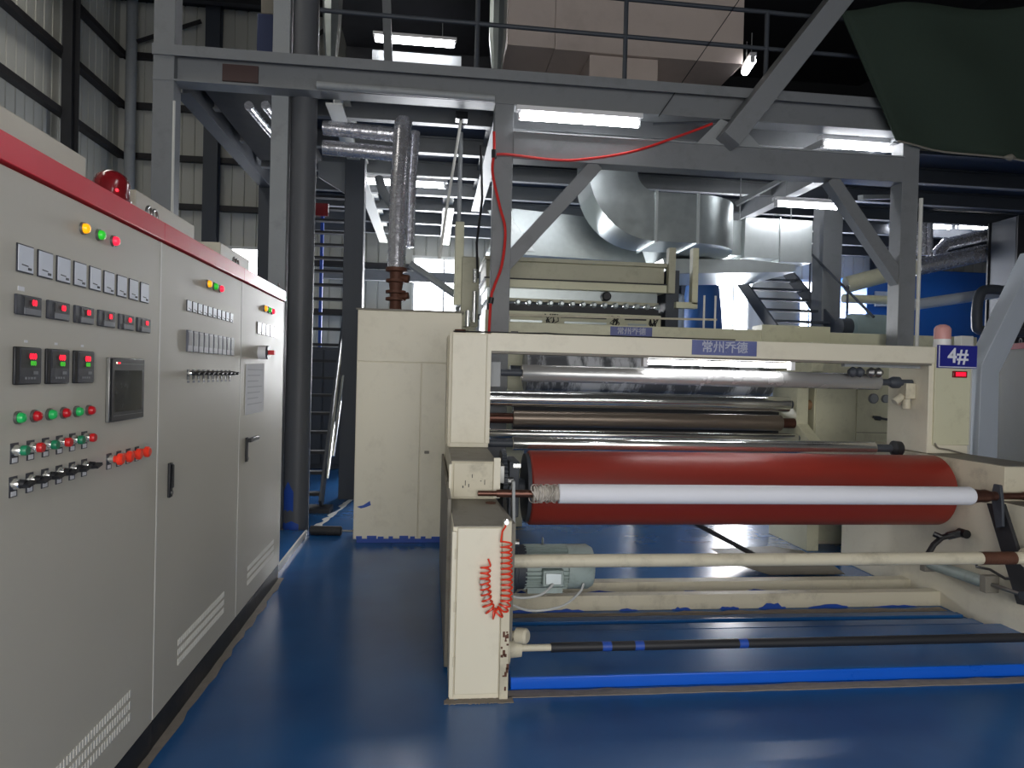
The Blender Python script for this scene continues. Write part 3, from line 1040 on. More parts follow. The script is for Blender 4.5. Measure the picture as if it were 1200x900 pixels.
# electric motor --------------------------------------------------------
t = thing('electric_motor', 'grey green electric motor with cooling fins behind the tie tube', 'motor', (.8, 4.3, .25))
ax = ((.55, 4.3, .41), (1.04, 4.3, .41))
MB().cyl(ax[0], (.90, 4.3, .41), .115, n=28).build('stator', 'motor', t)
mb = MB()
for k in range(30):
    a = 2 * PI * k / 30
    c_, s_ = math.cos(a), math.sin(a)
    mb.bar((.60, 4.3 + .125 * c_, .41 + .125 * s_), (.87, 4.3 + .125 * c_, .41 + .125 * s_), .006, .026, (0, c_, s_))
stuff(mb.build('cooling_fin', 'motor', t))
MB().lathe((.87, 4.3, .41), (1.045, 4.3, .41), [(0, .138), (.75, .138), (.93, .12), (1, .07)], 28).build('fan_cowl', 'motor', t)
MB().lathe((.53, 4.3, .41), (.61, 4.3, .41), [(0, .15), (.3, .15), (.35, .138), (1, .135)], 28).build('front_flange', 'steel_dark', t)
j = MB().box(.70, .83, 4.13, 4.2, .33, .43).build('terminal_box', 'motor', t, .008)
MB().box(.715, .815, 4.124, 4.131, .345, .415).build('cover', 'galv', j, .004)
e = MB()
e.tube([(.72 + .0 * k, 4.3 + .016 * math.cos(a), .57 + .02 * math.sin(a)) for k, a in enumerate([R(i * 30) for i in range(13)])], .005, 8)
e.cyl((.72, 4.3, .53), (.72, 4.3, .552), .01)
e.build('lifting_eye', 'galv', t)
MB().box(.62, .84, 4.22, 4.27, .265, .30).box(.62, .84, 4.33, 4.38, .265, .30).build('foot', 'motor', t)
t = tag(MB().tube(smooth3([(.44, 4.05, .33), (.55, 4.03, .30), (.68, 4.06, .31), (.76, 4.12, .35)]), .008, 8).build('motor_cable', 'white_cable'), 'thin grey cable running to the terminal box of the motor', 'cable')
t = tag(MB().tube(smooth3([(.44, 4.0, .30), (.6, 4.0, .235), (.8, 4.05, .24), (.93, 4.15, .29), (.96, 4.17, .34)]), .007, 8).build('motor_cable', 'white_cable'), 'grey cable sagging below the motor to its fan cowl', 'cable')

# red spiral hose on the front door ------------------------------------
def resample(pts, n):
    pts = [Vector(p) for p in pts]
    d = [0]
    for i in range(1, len(pts)):
        d.append(d[-1] + (pts[i] - pts[i - 1]).length)
    out = []
    for k in range(n):
        s = d[-1] * k / (n - 1)
        i = 1
        while i < len(d) - 1 and d[i] < s:
            i += 1
        q = (s - d[i - 1]) / max(1e-9, d[i] - d[i - 1])
        out.append(pts[i - 1].lerp(pts[i], q))
    return out


path = [(.385, 3.372, .79), (.388, 3.372, .70), (.394, 3.372, .55), (.39, 3.372, .49), (.375, 3.372, .455), (.35, 3.372, .435), (.325, 3.372, .44), (.305, 3.372, .47), (.293, 3.372, .52), (.285, 3.372, .60), (.287, 3.372, .675)]
P_ = resample(path, 620)
turns = 24
coil = [(.383, 3.39, .885), (.38, 3.38, .86), (.365, 3.375, .84), (.362, 3.372, .82)]
for i, p in enumerate(P_):
    t0 = P_[min(i + 1, len(P_) - 1)] - P_[max(i - 1, 0)]
    t0.normalize()
    nrm = Vector((t0.z, 0, -t0.x))
    a = 2 * PI * turns * i / (len(P_) - 1)
    r_ = .0265
    if i > 430:
        r_ = .0235
    coil.append(p + nrm * (r_ * math.cos(a)) + Vector((0, 1, 0)) * (r_ * .75 * math.sin(a)))
coil.append((.30, 3.39, .70))
hs = thing('spiral_hose', 'coiled red air hose hanging on the front cream housing', 'hose', (.34, 3.395, .88))
MB().tube(coil, .0048, 6).build('coil', 'hose_spiral', hs)
MB().lathe((.383, 3.395, .885), (.383, 3.36, .885), [(0, .012), (.5, .012), (.6, .016), (1, .012)], 14).build('hose_fitting', 'chrome', hs)
mb = MB()
for k in range(4):
    mb.lathe((.262 + .008 * k, 3.372, .60 - .028 * k), (.285 + .008 * k, 3.372, .588 - .028 * k), [(0, .012), (.5, .017), (1, .012)], 12)
mb.tube([(.25, 3.40, .49), (.23, 3.40, .45), (.21, 3.40, .42)], .002, 5)
mb.build('tape_wrap', 'film', hs, label='grey tape wound around the lower coils')

# ================================================================== CREAM BOX CABINET behind
bc = thing('tall_cabinet', 'tall cream steel cabinet standing behind the left housing, pipe on top', 'cabinet', (-.1, 6.95, 0))
MB().box(-.69, .28, 6.615, 7.3, .04, 2.185).build('body', 'cream', bc, .004)
MB().box(-.66, .26, 6.64, 7.28, 0, .045).build('plinth', 'blue_smear', bc)
MB().box(-.705, .295, 6.60, 7.32, 2.185, 2.20).build('top_sheet', 'ledge_grey', bc)
MB().box(-.685, .275, 6.6, 6.615, 1.708, 2.18).build('top_panel', 'cream', bc, .003)
MB().box(-.685, -.095, 6.6, 6.615, .05, 1.70).build('door', 'cream', bc, .003)
dd = MB().box(-.085, .275, 6.6, 6.615, .05, 1.70).build('door', 'cream', bc, .003)
MB().box(-.045, -.0, 6.585, 6.6, .85, .875).build('handle', 'ledge_grey', dd, .003)
mb = MB().prism([(-.66, .345), (-.6, .36), (-.54, .40), (-.53, .36), (-.58, .34), (-.62, .33)], 'Y', 6.597, 6.601)
mb.build('paint_smear', 'blue_smear', bc)
mb = MB()
for k in range(9):
    x = -.66 + k * .1
    mb.box(x, x + random.uniform(.04, .09), 6.596, 6.601, .045, random.uniform(.06, .075))
stuff(mb.build('paint_smear', 'blue_smear', bc))

# insulated riser with rusty valve
rp = thing('insulated_pipe', 'foil wrapped pipe rising from the rusty valve on the cream cabinet', 'pipe', (-.365, 6.98, 2.2))
MB().tube([(-.365, 7.0, 2.62), (-.365, 7.05, 3.4), (-.34, 7.1, 4.05), (-.335, 7.15, 4.14)], .088, 16).build('foil_riser', 'foil', rp)
MB().tube([(-.25, 7.25, 2.9), (-.245, 7.28, 3.6), (-.22, 7.3, 4.1)], .05, 12).build('foil_riser', 'foil', rp)
for dx in (0, .16):
    MB().tube([(-1.86 + dx, 7.2, 4.22 + dx * .1), (-1.81 + dx, 8.7, 4.26 + dx * .1)], .045, 12).build('foil_branch', 'foil', rp)
for z in (4.06, 3.86):
    MB().tube([(-1.15, 7.32, z + .03), (-.4, 7.3, z)], .075, 14).build('foil_branch', 'foil', rp)
va = MB()
va.lathe((-.365, 6.98, 2.2), (-.365, 6.98, 2.64), [(0, .09), (.05, .09), (.06, .06), (.25, .055), (.27, .1), (.33, .1), (.34, .055), (.42, .055), (.43, .1), (.49, .1), (.50, .06), (.66, .07), (.68, .1), (.74, .1), (.75, .06), (.9, .065), (.92, .105), (1, .105)], 20)
va.cyl((-.365, 6.98, 2.35), (-.24, 6.95, 2.37), .035)
va.cyl((-.365, 6.98, 2.55), (-.24, 6.95, 2.53), .04)
va.build('rusty_valve', 'rust', rp)

# bent grey conduit behind the cabinet
t = tag(MB().tube([(-.68, 8.6, 3.95), (-.62, 8.4, 3.75), (-.48, 8.3, 3.55), (-.42, 8.2, 3.35), (-.41, 8.15, 3.0), (-.42, 8.1, .0)], .055, 12).build('bent_conduit', 'steel_light'), 'bent grey conduit dropping behind the tall cream cabinet', 'pipe')
t = tag(MB().tube([(-.3, 9.0, 3.0), (.1, 9.0, 2.75), (.3, 9.0, 2.62), (.34, 9.0, 2.5), (.34, 9.0, 0)], .05, 10).build('handrail_tube', 'steel_light'), 'sloping grey handrail tube behind the rusty valve', 'rail')
t = tag(MB().tube([(.265, 7.6, 4.4), (.12, 7.6, 3.35), (.06, 7.6, 2.85)], .016, 8).build('hanging_rod', 'white_paint'), 'thin white rod hanging from the platform above the cream cabinet', 'rod')
MB().box(.2, .33, 7.55, 7.68, 4.36, 4.44).build('clamp', 'black_plastic', t)

# ================================================================== COLUMNS AT LEFT
t = thing('round_column', 'thick dark grey round pipe column with blue paint at its foot', 'column', (-1.32, 7.2, 0))
MB().cyl((-1.32, 7.2, 0), (-1.32, 7.2, 9), .125, n=32).build('shaft', 'pipe_grey', t)
mb = MB()
for (a, z, w, h) in ((-120, .35, .12, .3), (-100, .06, .14, .1), (-140, .05, .1, .08), (-85, .04, .06, .06)):
    vs = []
    for k in range(5):
        an = R(a) + (k / 4 - .5) * w / .125
        vs += [(-1.32 + .1265 * math.cos(an), 7.2 + .1265 * math.sin(an), z - h / 2 + .02 * (k % 2)), (-1.32 + .1265 * math.cos(an), 7.2 + .1265 * math.sin(an), z + h / 2 * (1 - abs(k - 2) / 3))]
    mb.add(vs, [(2 * i, 2 * i + 2, 2 * i + 3, 2 * i + 1) for i in range(4)])
mb.build('paint_smear', 'blue_smear', t)
t = thing('steel_column', 'pale grey box column standing left against the round column', 'column', (-1.53, 7.2, 0))
MB().box(-1.62, -1.455, 7.1, 7.3, 0, 9).build('shaft', 'steel_light', t, .006)
MB().box(-1.66, -1.43, 7.06, 7.34, 0, .02).build('base_plate', 'steel_paint', t)

# floor roller lying in the aisle
t = thing('floor_roller', 'short black roller lying on the blue floor beside the cream cabinet', 'roller', (-.98, 6.95, 0))
MB().lathe((-1.14, 6.96, .045), (-.83, 6.93, .045), [(0, .03), (.03, .045), (.97, .045), (1, .03)], 20).build('body', 'plinth', t)
MB().cyl((-.83, 6.93, .045), (-.70, 6.92, .045), .01).build('axle', 'steel_bare', t)

# ================================================================== MEZZANINE
mz = thing('steel_platform', 'grey steel platform on I columns spanning over the machines', 'platform', (1.3, 7.0, 0))
def colm(x, y, z1, w=.2, mat='steel_paint'):
    MB().ibeam((x, y, 0), (x, y, z1), w, w, .016, .012).build('column', mat, mz)
def colbox(x, y, z1, w=.19, mat='steel_paint'):
    MB().box(x - w / 2, x + w / 2, y - w / 2, y + w / 2, 0, z1).build('column', mat, mz, .004)
colbox(.665, 7.0, 4.3)
colbox(5.03, 7.0, 4.2)
colbox(-2.56, 7.0, 8.9)
colbox(-2.45, 10.6, 4.3, .2, 'steel_dark')
colbox(-1.0, 9.0, 4.3, .24, 'steel_dark')
colbox(5.95, 10.0, 4.3, .3)
# front beams
MB().box(.76, 4.94, 6.9, 7.1, 3.765, 4.03).build('front_beam', 'steel_paint', mz, .004)
MB().box(.76, 4.94, 6.88, 7.12, 4.025, 4.038).build('front_beam_flange', 'steel_light', mz)
def xbeam(x0, x1, y, z0, z1, w=.16, mat='steel_paint', name='joist'):
    MB().ibeam((x0, y, (z0 + z1) / 2), (x1, y, (z0 + z1) / 2), w, z1 - z0, .016, .012).build(name, mat, mz)
xbeam(-2.66, 5.3, 7.0, 4.30, 4.62, .2, name='edge_beam')
MB().box(-2.66, 5.3, 6.885, 6.9, 4.53, 4.63).build('edge_channel', 'steel_paint', mz)
MB().cyl((-1.15, 6.87, 4.34), (.56, 6.87, 4.33), .035).build('handrail_pipe', 'steel_light', mz)
# deck and joists
MB().box(-2.6, 5.3, 7.05, 14.5, 4.62, 4.66).box(5.3, 13.5, 8.4, 14.5, 4.62, 4.66).build('deck_plate', 'deck_under', mz)
y = 7.9
while y < 14.4:
    xbeam(-2.4, 5.2, y, 4.40, 4.61, .1, 'steel_paint')
    if y > 8.5:
        xbeam(5.2, 13.4, y, 4.40, 4.61, .1, 'steel_dark')
    y += 1.05
for x, m in ((-2.45, 'steel_dark'), (-1.02, 'white_paint'), (.665, 'steel_paint'), (5.03, 'steel_paint')):  # white stands for light on that girder's flange, put into its colour
    MB().ibeam((x, 7.1, 4.40), (x, 11.3 if x == .665 else 14.4, 4.40), .16, .30, .016, .012).build('girder', m, mz)
MB().prism([(-1.5, 4.3), (-.95, 4.3), (-.95, 3.55), (-1.15, 3.9), (-1.5, 4.1)], 'Y', 9.2, 9.25).build('gusset_panel', 'steel_light', mz)
MB().box(-2.3, -1.5, 7.1, 9.5, 4.36, 4.44).build('cable_tray', 'steel_black', mz)
MB().ibeam((.22, 11.4, 4.42), (.22, 14.6, 4.42), .18, .24, .016, .012).build('girder', 'white_paint', mz)  # window light on the flange painted in as white
MB().box(-2.2, 1.3, 13.9, 14.05, 3.42, 3.62).build('tie_beam', 'steel_paint', mz)
# braces
MB().bar((.70, 6.99, 2.70), (1.62, 6.99, 3.77), .14, .14, (0, 1, 0)).build('brace', 'steel_paint', mz)
MB().bar((5.0, 6.99, 2.70), (4.16, 6.99, 3.77), .13, .13, (0, 1, 0)).build('brace', 'steel_paint', mz)
MB().bar((2.93, 6.85, 4.03), (4.95, 6.6, 6.75), .2, .40, (0, 1, 0)).build('diagonal_beam', 'steel_paint', mz, .004)
MB().prism([(2.65, 4.035), (3.35, 4.035), (3.15, 4.22), (2.9, 4.3)], 'Y', 6.9, 6.93).build('gusset_plate', 'steel_light', mz)
MB().bar((5.3, 8.2, 3.95), (6.9, 9.6, 4.4), .06, .06).build('stay', 'steel_light', mz)
MB().bar((4.3, 9.6, 4.15), (5.0, 8.8, 4.55), .06, .06).build('stay', 'steel_light', mz)
MB().bar((3.6, 7.6, 3.95), (4.3, 7.3, 4.3), .06, .06).build('stay', 'steel_paint', mz)
MB().cyl((5.14, 6.88, 2.0), (5.14, 6.88, 3.6), .02).build('conduit', 'white_paint', mz)
MB().cyl((-2.45, 6.88, .0), (-2.45, 6.88, 4.1), .012).build('conduit', 'white_paint', mz)
MB().box(-2.05, -1.72, 6.97, 7.0, 4.36, 4.52).build('rust_mark', 'soot_brown', mz)
MB().tube([(3.12, 6.9, 5.62), (2.24, 6.9, 4.28)], .005, 6).build('stay_wire', 'cable', mz)
MB().tube([(3.0, 6.95, 4.30), (2.2, 6.95, 4.22)], .012, 6).build('stay_wire', 'steel_dark', mz)
# added dark back panel and deck that make the upper floor dark
MB().box(-1.6, 9, 12.5, 12.6, 4.66, 8.9).build('added_dark_panel', 'steel_black', mz)
MB().box(-1.6, 8, 8.0, 14.0, 7.3, 7.36).build('added_dark_deck', 'steel_black', mz)
MB().bar((-.66, 8.5, 6.6), (-.56, 8.5, 4.66), .1, .1, (0, 1, 0)).build('upper_post', 'steel_paint', mz)

MB().box(-1.0, .35, 10.8, 10.86, 5.75, 6.5).build('soffit_panel', 'steel_light', mz)
MB().bar((-1.0, 10.75, 6.16), (.35, 10.75, 6.12), .04, .05).build('soffit_trim', 'beige_green', mz)
# guard rail
gr = thing('guard_rail', 'dark guard rail along the front edge of the upper floor', 'railing', (1.3, 7.0, 4.62))
for z in (5.47, 5.09):
    MB().cyl((-1.15, 6.98, z + .02), (5.0, 6.98, z), .022, n=12).build('rail', 'steel_dark', gr)
for x in (.38, 1.895, 3.41, 4.9):
    MB().cyl((x, 6.98, 4.62), (x, 6.98, 5.49), .024, n=12).build('post', 'steel_dark', gr)

# pinkish box on upper floor
t = thing('equipment_box', 'large pale pink panelled box on the upper floor behind the rail', 'box', (2.5, 9.3, 4.66))
MB().box(.88, 1.5, 9.0, 10.2, 5.885, 7.25).build('panel', 'box_pink', t, .004)
MB().box(1.505, 4.07, 9.0, 10.2, 5.875, 7.25).build('panel', 'box_pink', t, .004)
MB().box(1.98, 2.91, 9.05, 10.0, 4.66, 5.865).build('pedestal', 'box_pink', t, .004)
# ducts on the upper floor
t = thing('round_duct', 'shiny galvanized duct on the upper floor right of the round column', 'duct', (-1.2, 8.5, 4.66))
MB().lathe((-1.26, 8.5, 4.66), (-1.26, 8.5, 7.3), [(0, .05), (.25, .07), (.4, .11), (.5, .115), (1, .11)], 8).build('shell', 'galv', t)
t = thing('round_duct', 'narrow shiny duct against the left end of the pink box', 'duct', (.72, 8.6, 4.66))
MB().lathe((.72, 8.6, 4.66), (.72, 8.6, 7.3), [(0, .03), (.22, .05), (.42, .11), (1, .11)], 10).build('shell', 'galv', t)
t = thing('blue_hopper', 'dark blue hopper box on the upper floor, far left', 'hopper', (-2.0, 8.6, 4.66))
MB().box(-2.12, -1.7, 8.5, 9.3, 5.3, 5.78).build('body', 'hopper_blue', t, .01)
MB().box(-2.08, -1.72, 8.5, 9.3, 5.78, 6.0).build('lid', 'ledge_grey', t, .01)
MB().box(-2.1, -1.7, 8.5, 8.55, 4.66, 5.3).build('stand', 'steel_black', t)

# green net
nt_ = MB()
NX, NZ = 26, 16
def netp(u, v):
    bl, br = Vector((4.80, 6.82, 4.17)), Vector((7.6, 6.7, 3.95))
    tl, tr_ = Vector((4.0, 6.6, 5.34)), Vector((7.4, 6.5, 5.75))
    p = bl.lerp(br, u).lerp(tl.lerp(tr_, u), v)
    k = min(1, u * 6)
    p.y += (.06 * math.sin(u * 11 + v * 3) * (1 - .4 * v) + .03 * math.sin(v * 9)) * k
    p.z -= .05 * math.sin(u * PI) * (1 - v) - .1 * math.sin(u * 9) * v * k * .5
    return p
vs = [netp(i / NX, j / NZ) for j in range(NZ + 1) for i in range(NX + 1)]
nt_.add(vs, [(j * (NX + 1) + i, j * (NX + 1) + i + 1, (j + 1) * (NX + 1) + i + 1, (j + 1) * (NX + 1) + i) for j in range(NZ) for i in range(NX)])
t = thing('green_net', 'dark green shade net hung at the upper right from the steel platform', 'net', (5.5, 6.7, 4.0))
o = nt_.build('sheet', 'net_green', t)
sm = o.modifiers.new('solid', 'SOLIDIFY')
sm.thickness = .006
MB().tube([netp(i / 20, 0) + Vector((0, -.01, -.005)) for i in range(21)], .01, 6).build('edge_rope', 'rope', t)
MB().tube([netp(0, i / 20) + Vector((-.005, -.01, 0)) for i in range(21)], .014, 6).build('edge_rope', 'net_green', t)
k_ = netp(.42, 0)
MB().lathe(k_ + Vector((-.06, -.02, 0)), k_ + Vector((.08, -.02, 0)), [(0, .005), (.4, .03), (.6, .035), (1, .006)], 10).build('rope_knot', 'rope', t)

# red air hose on the front beam
hp = [(2.79, 4.225), (2.48, 4.092), (1.95, 3.887), (1.43, 3.778), (1.15, 3.76), (.914, 3.772), (.70, 3.785), (.575, 3.777)]
t = thing('air_hose', 'thin red air hose draped along the front beam and down the left column', 'hose', (.6, 6.87, 2.0))
MB().tube(smooth3([(x, 6.85, z) for x, z in hp]), .013, 8).build('hose_run', 'hose_red', t)
hd = [(.56, 4.0), (.565, 3.8), (.555, 3.6), (.63, 3.285), (.695, 3.037), (.67, 2.70), (.60, 2.48), (.57, 2.35), (.557, 1.95)]
MB().tube(smooth3([(x, 6.85, z) for x, z in hd]), .014, 8).build('hose_drop', 'hose_red', t)
MB().cyl((.565, 6.85, 3.74), (.565, 6.85, 3.82), .026).build('tee_fitting', 'black_plastic', t)
MB().cyl((.575, 6.85, 2.37), (.565, 6.85, 2.31), .026).build('tee_fitting', 'black_plastic', t)

# ================================================================== DUCTS below the platform
du = thing('ventilation_duct', 'galvanized rectangular duct with elbows hanging behind the front beam', 'duct', (2.6, 8.4, 3.2))
def rectring(c, u, v, hu, hv):
    c, u, v = Vector(c), Vector(u), Vector(v)
    return [c - u * hu - v * hv, c + u * hu - v * hv, c + u * hu + v * hv, c - u * hu + v * hv]
rings = []
# riser coming down then turning towards +X
cx, cz, ri, ro = 2.60, 4.06, .24, .82
yc, hy = 8.35, .35
rm, hr = (ri + ro) / 2, (ro - ri) / 2
rings.append(rectring((cx - rm, yc, 4.62), (1, 0, 0), (0, 1, 0), hr, hy))
for k in range(13):
    a = PI + (PI / 2) * k / 12
    d = Vector((math.cos(a), 0, math.sin(a)))
    rings.append(rectring(Vector((cx, yc, cz)) + d * rm, -d, (0, 1, 0), hr, hy))
MB().rings(rings).build('elbow', 'galv', du)
MB().box(2.585, 2.615, yc - hy - .02, yc + hy + .02, cz - ro - .02, cz - ri + .02).build('flange', 'galv_bright', du)
rings = [rectring((2.61, yc, cz - rm), (0, 0, 1), (0, 1, 0), hr, hy), rectring((3.12, yc, cz - rm), (0, 0, 1), (0, 1, 0), hr * 1.0, hy)]
MB().rings(rings).build('straight_section', 'galv', du)
MB().box(3.10, 3.13, yc - hy - .015, yc + hy + .015, cz - ro - .015, cz - ri + .015).build('flange', 'galv_bright', du)
# horizontal elbow turning away
rings = []
pc = Vector((3.13, 8.0 + .7 + .08, cz - rm))
for k in range(11):
    a = -PI / 2 + (PI / 2) * k / 10
    d = Vector((math.cos(a) * .80, math.sin(a), 0))
    rings.append(rectring(pc + d * .43, d.normalized(), (0, 0, 1), .35, hr))
MB().rings(rings).build('elbow', 'galv', du)
MB().box(3.12, 3.85, 8.78, 10.4, cz - ro, cz - ri).build('straight_section', 'galv', du)
t = thing('ventilation_duct', 'bright galvanized duct section right of the elbow, before the grey column', 'duct', (4.9, 10, 3.3))
MB().box(4.40, 4.92, 9.5, 10.3, 3.38, 3.95).build('straight_section', 'galv_bright', t, .004)  # paler galv puts the nearby lamp's light into the duct's colour
MB().box(4.925, 5.42, 9.5, 10.3, 3.34, 3.95).build('straight_section', 'galv_bright', t, .004)
MB().box(4.915, 4.93, 9.48, 10.32, 3.33, 3.97).build('flange', 'galv', t)
MB().box(3.9, 4.4, 9.6, 10.2, 3.42, 3.92).build('connector', 'galv', t)
for x in (4.5, 5.3):
    MB().cyl((x, 9.9, 3.95), (x, 9.9, 4.62), .01, n=8).build('hanger', 'steel_light', t)
t = thing('extraction_hood', 'flat grey extraction hood below the duct elbow', 'hood', (4.0, 9.2, 2.9))
MB().prism([(3.05, 3.0), (4.85, 3.1), (4.85, 3.2), (4.2, 3.24), (3.0, 3.2)], 'Y', 8.9, 10.2).build('shell', 'galv_bright', t, .004)
t = thing('rear_duct', 'pale blue grey sloping duct seen above the spinning beam', 'duct', (1.6, 9.6, 3.2))
MB().prism([(.7, 3.25), (2.9, 3.2), (2.7, 3.75), (1.0, 3.85)], 'Y', 9.3, 10.1).build('shell', 'galv', t)
MB().prism([(1.0, 3.3), (1.35, 3.28), (.95, 3.82), (.7, 3.8)], 'Y', 9.27, 9.29).build('seam', 'galv_bright', t)

# ================================================================== SPINNING BEAM (die)
db = thing('spinning_beam', 'beige spinning beam with a row of bolts behind the left platform column', 'machine', (1.7, 8.3, 2.1))
MB().box(.60, 2.72, 8.0, 8.9, 2.73, 2.93).build('upper_cover', 'die_grey', db, .01)
MB().box(.58, 2.76, 7.97, 8.95, 2.93, 2.975).build('cover_lip', 'die_grey', db, .004)
MB().box(.58, 2.76, 7.95, 8.95, 2.715, 2.73).build('seam_strip', 'steel_black', db)
MB().box(.60, 2.74, 7.96, 8.95, 2.625, 2.715).build('middle_rail', 'beige_green', db, .004)
MB().box(.62, 2.66, 8.06, 8.9, 2.5, 2.625).build('recess_panel', 'galv', db)
MB().box(.62, 2.66, 8.0, 8.9, 2.36, 2.44).build('bolt_bar', 'steel_black', db)
for k in range(16):
    x = .72 + k * .128
    o = MB().lathe((x, 7.93, 2.455), (x, 8.06, 2.455), [(0, .02), (.2, .02), (.25, .034), (.55, .034), (.6, .022), (1, .022)], 12).build('clamp_bolt', 'galv', db)
MB().box(.62, 2.66, 8.0, 8.06, 2.47, 2.505).build('bolt_rail', 'die_grey', db)
MB().box(.60, 2.68, 7.96, 8.9, 2.0, 2.355).build('lower_box', 'beige_green', db, .004)
for (xa, xb) in ((.72, 1.26), (1.48, 2.02), (2.24, 2.5)):
    MB().box(xa, xb, 7.952, 7.962, 2.29, 2.31).build('slot', 'steel_black', db)
    MB().box(xa + .04, xb, 7.945, 7.962, 2.17, 2.25).build('window_strip', 'galv', db)
for x in (1.37, 2.13, 2.58):
    mb = MB()
    for k in range(7):
        mb.tube([(x + random.uniform(-.08, .08), 7.945, 2.33), (x + random.uniform(-.08, .08), 7.94, 2.25), (x + random.uniform(-.08, .08), 7.945, 2.17)], .006, 5)
    mb.build('wire_bundle', 'cable', db)
MB().lathe((2.02, 7.95, 2.56), (2.02, 8.07, 2.56), [(0, .04), (.1, .055), (1, .055)], 18).build('gauge', 'black_plastic', db)
MB().box(2.74, 2.9, 7.98, 8.8, 2.0, 2.9).build('end_plate', 'steel_dark', db, .004)
MB().box(2.74, 2.82, 7.9, 8.0, 2.62, 3.15).build('end_post', 'die_grey', db)
MB().box(3.03, 3.10, 7.9, 8.0, 2.5, 3.16).build('end_post', 'beige_green', db)
MB().box(2.84, 3.10, 7.9, 8.0, 2.45, 2.52).build('end_arm', 'beige_green', db)
for x in (.7, 2.6):
    MB().box(x - .06, x + .06, 8.4, 8.6, 0, 2.0).build('leg', 'beige_green', db)
t = thing('side_drive', 'beige gearbox with chrome sight tubes left of the platform column', 'gearbox', (.42, 8.0, 2.2))
MB().box(.32, .52, 7.95, 8.3, 2.15, 2.95).build('case', 'die_grey', t, .01)
MB().box(.24, .34, 7.98, 8.2, 2.4, 3.35).build('riser', 'beige_green', t, .006)
for x, z0, z1 in ((.47, 2.2, 2.55), (.40, 2.15, 2.33), (.47, 2.65, 2.8)):
    MB().cyl((x, 7.90, z0), (x, 7.90, z1), .03, n=14).build('sight_tube', 'chrome', t)
MB().cyl((.28, 8.1, 3.35), (.28, 8.1, 4.4), .025).build('feed_pipe', 'steel_light', t)
MB().tube([(.50, 7.9, 4.2), (.53, 7.9, 3.6), (.48, 7.9, 3.1), (.5, 7.9, 2.7)], .014, 8).build('wire_loom', 'cable', t)
MB().box(.33, .50, 8.0, 8.3, 0, 2.15).build('stand', 'die_grey', t)

# rear beam with second plate
t = thing('rear_gantry', 'long beige rear frame beam behind the winder top beam', 'machine', (3.2, 7.4, 0))
MB().box(.78, 6.2, 7.3, 7.5, 1.98, 2.175).build('beam', 'beige_green', t, .005)
MB().box(3.6, 4.4, 7.28, 7.52, 1.98, 2.235).build('joint_block', 'beige_green', t, .005)
for x in (.9, 6.1):
    MB().box(x - .1, x + .1, 7.32, 7.48, 0, 1.98).build('leg', 'beige_green', t, .005)
MB().cyl((.8, 7.45, 2.255), (3.15, 7.45, 2.285), .012, n=10).build('rail', 'cream_dirty', t)
for x in (3.0, 3.13):
    MB().cyl((x, 7.45, 2.17), (x, 7.45, 2.55), .012, n=8).build('rail_post', 'white_paint', t)
MB().cyl((.82, 7.45, 2.17), (.82, 7.45, 2.255), .012, n=8).build('rail_post', 'white_paint', t)
t = thing('name_plate', 'smaller faded blue plate on the rear frame beam near the bolts', 'sign', (2.1, 7.29, 2.1))
MB().box(1.9, 2.36, 7.288, 7.3, 2.06, 2.16).build('plate', 'plate_blue', t)
text('常州乔德', (2.13, 7.286, 2.11), .08, '-Y', 'plate_ink', t, 'lettering', .001)

# beige switch cabinet right
rc = thing('switch_cabinet', 'beige two door switch cabinet with gauges behind the rollers', 'cabinet', (4.2, 6.8, 0))
MB().box(3.79, 4.68, 6.515, 7.2, .03, 1.97).build('body', 'beige_green', rc, .004)
MB().box(3.80, 4.66, 6.53, 7.18, 0, .032).build('plinth', 'cream_dirty', rc)
MB().box(3.80, 4.225, 6.5, 6.515, .06, 1.95).build('door', 'beige_green', rc, .003)
d2 = MB().box(4.235, 4.67, 6.5, 6.515, .06, 1.95).build('door', 'beige_green', rc, .003)
for x, r_ in ((4.40, .05), (4.53, .042)):
    o = MB().cyl((x, 6.5, 1.465), (x, 6.48, 1.465), r_, n=20).build('gauge', 'grey_plastic', rc)
    MB().cyl((x, 6.482, 1.465), (x, 6.476, 1.465), r_ * .8, n=20).build('gauge_face', 'steel_light', o)
mb = MB().cyl((4.44, 6.5, 1.27), (4.44, 6.44, 1.27), .022).bar((4.37, 6.44, 1.285), (4.52, 6.44, 1.26), .02, .022)
mb.build('valve_handle', 'steel_dark', rc)
MB().box(4.236, 4.668, 6.497, 6.5, 1.12, 1.126).build('door_crease', 'ledge_grey', rc)

# ================================================================== STAIRS
def stair(name, label, x0, x1, pa, pb, nst, mat, tread_mat, rail=True):
    (ya, za), (yb, zb) = pa, pb
    t = thing(name, label, 'stairs', ((x0 + x1) / 2, ya, za))
    for x in (x0, x1):
        MB().bar((x, ya, za + .02), (x, yb, zb), .03, .2).build('stringer', mat, t)
    for k in range(nst):
        s = (k + .6) / nst
        y, z = ya + (yb - ya) * s, za + (zb - za) * s
        MB().box(x0, x1, y - .06, y + .08, z - .02, z + .015).build('tread', tread_mat, t)
    return t
t = stair('steel_stair', 'steep dark steel stair with silver handrails behind the round column', -1.95, -1.22, (8.15, .05), (11.6, 4.5), 20, 'steel_dark', 'steel_black')
MB().tube([(-1.18, 8.3, .35), (-1.16, 9.0, 1.5), (-1.14, 10.8, 3.8)], .02, 8).build('handrail', 'chrome', t)
MB().tube([(-1.13, 8.4, .6), (-1.08, 9.0, 1.75), (-1.06, 10.6, 3.9)], .02, 8).build('handrail', 'chrome', t)
MB().box(-2.0, -1.1, 8.0, 8.3, 0, .05).build('foot_plate', 'steel_black', t)
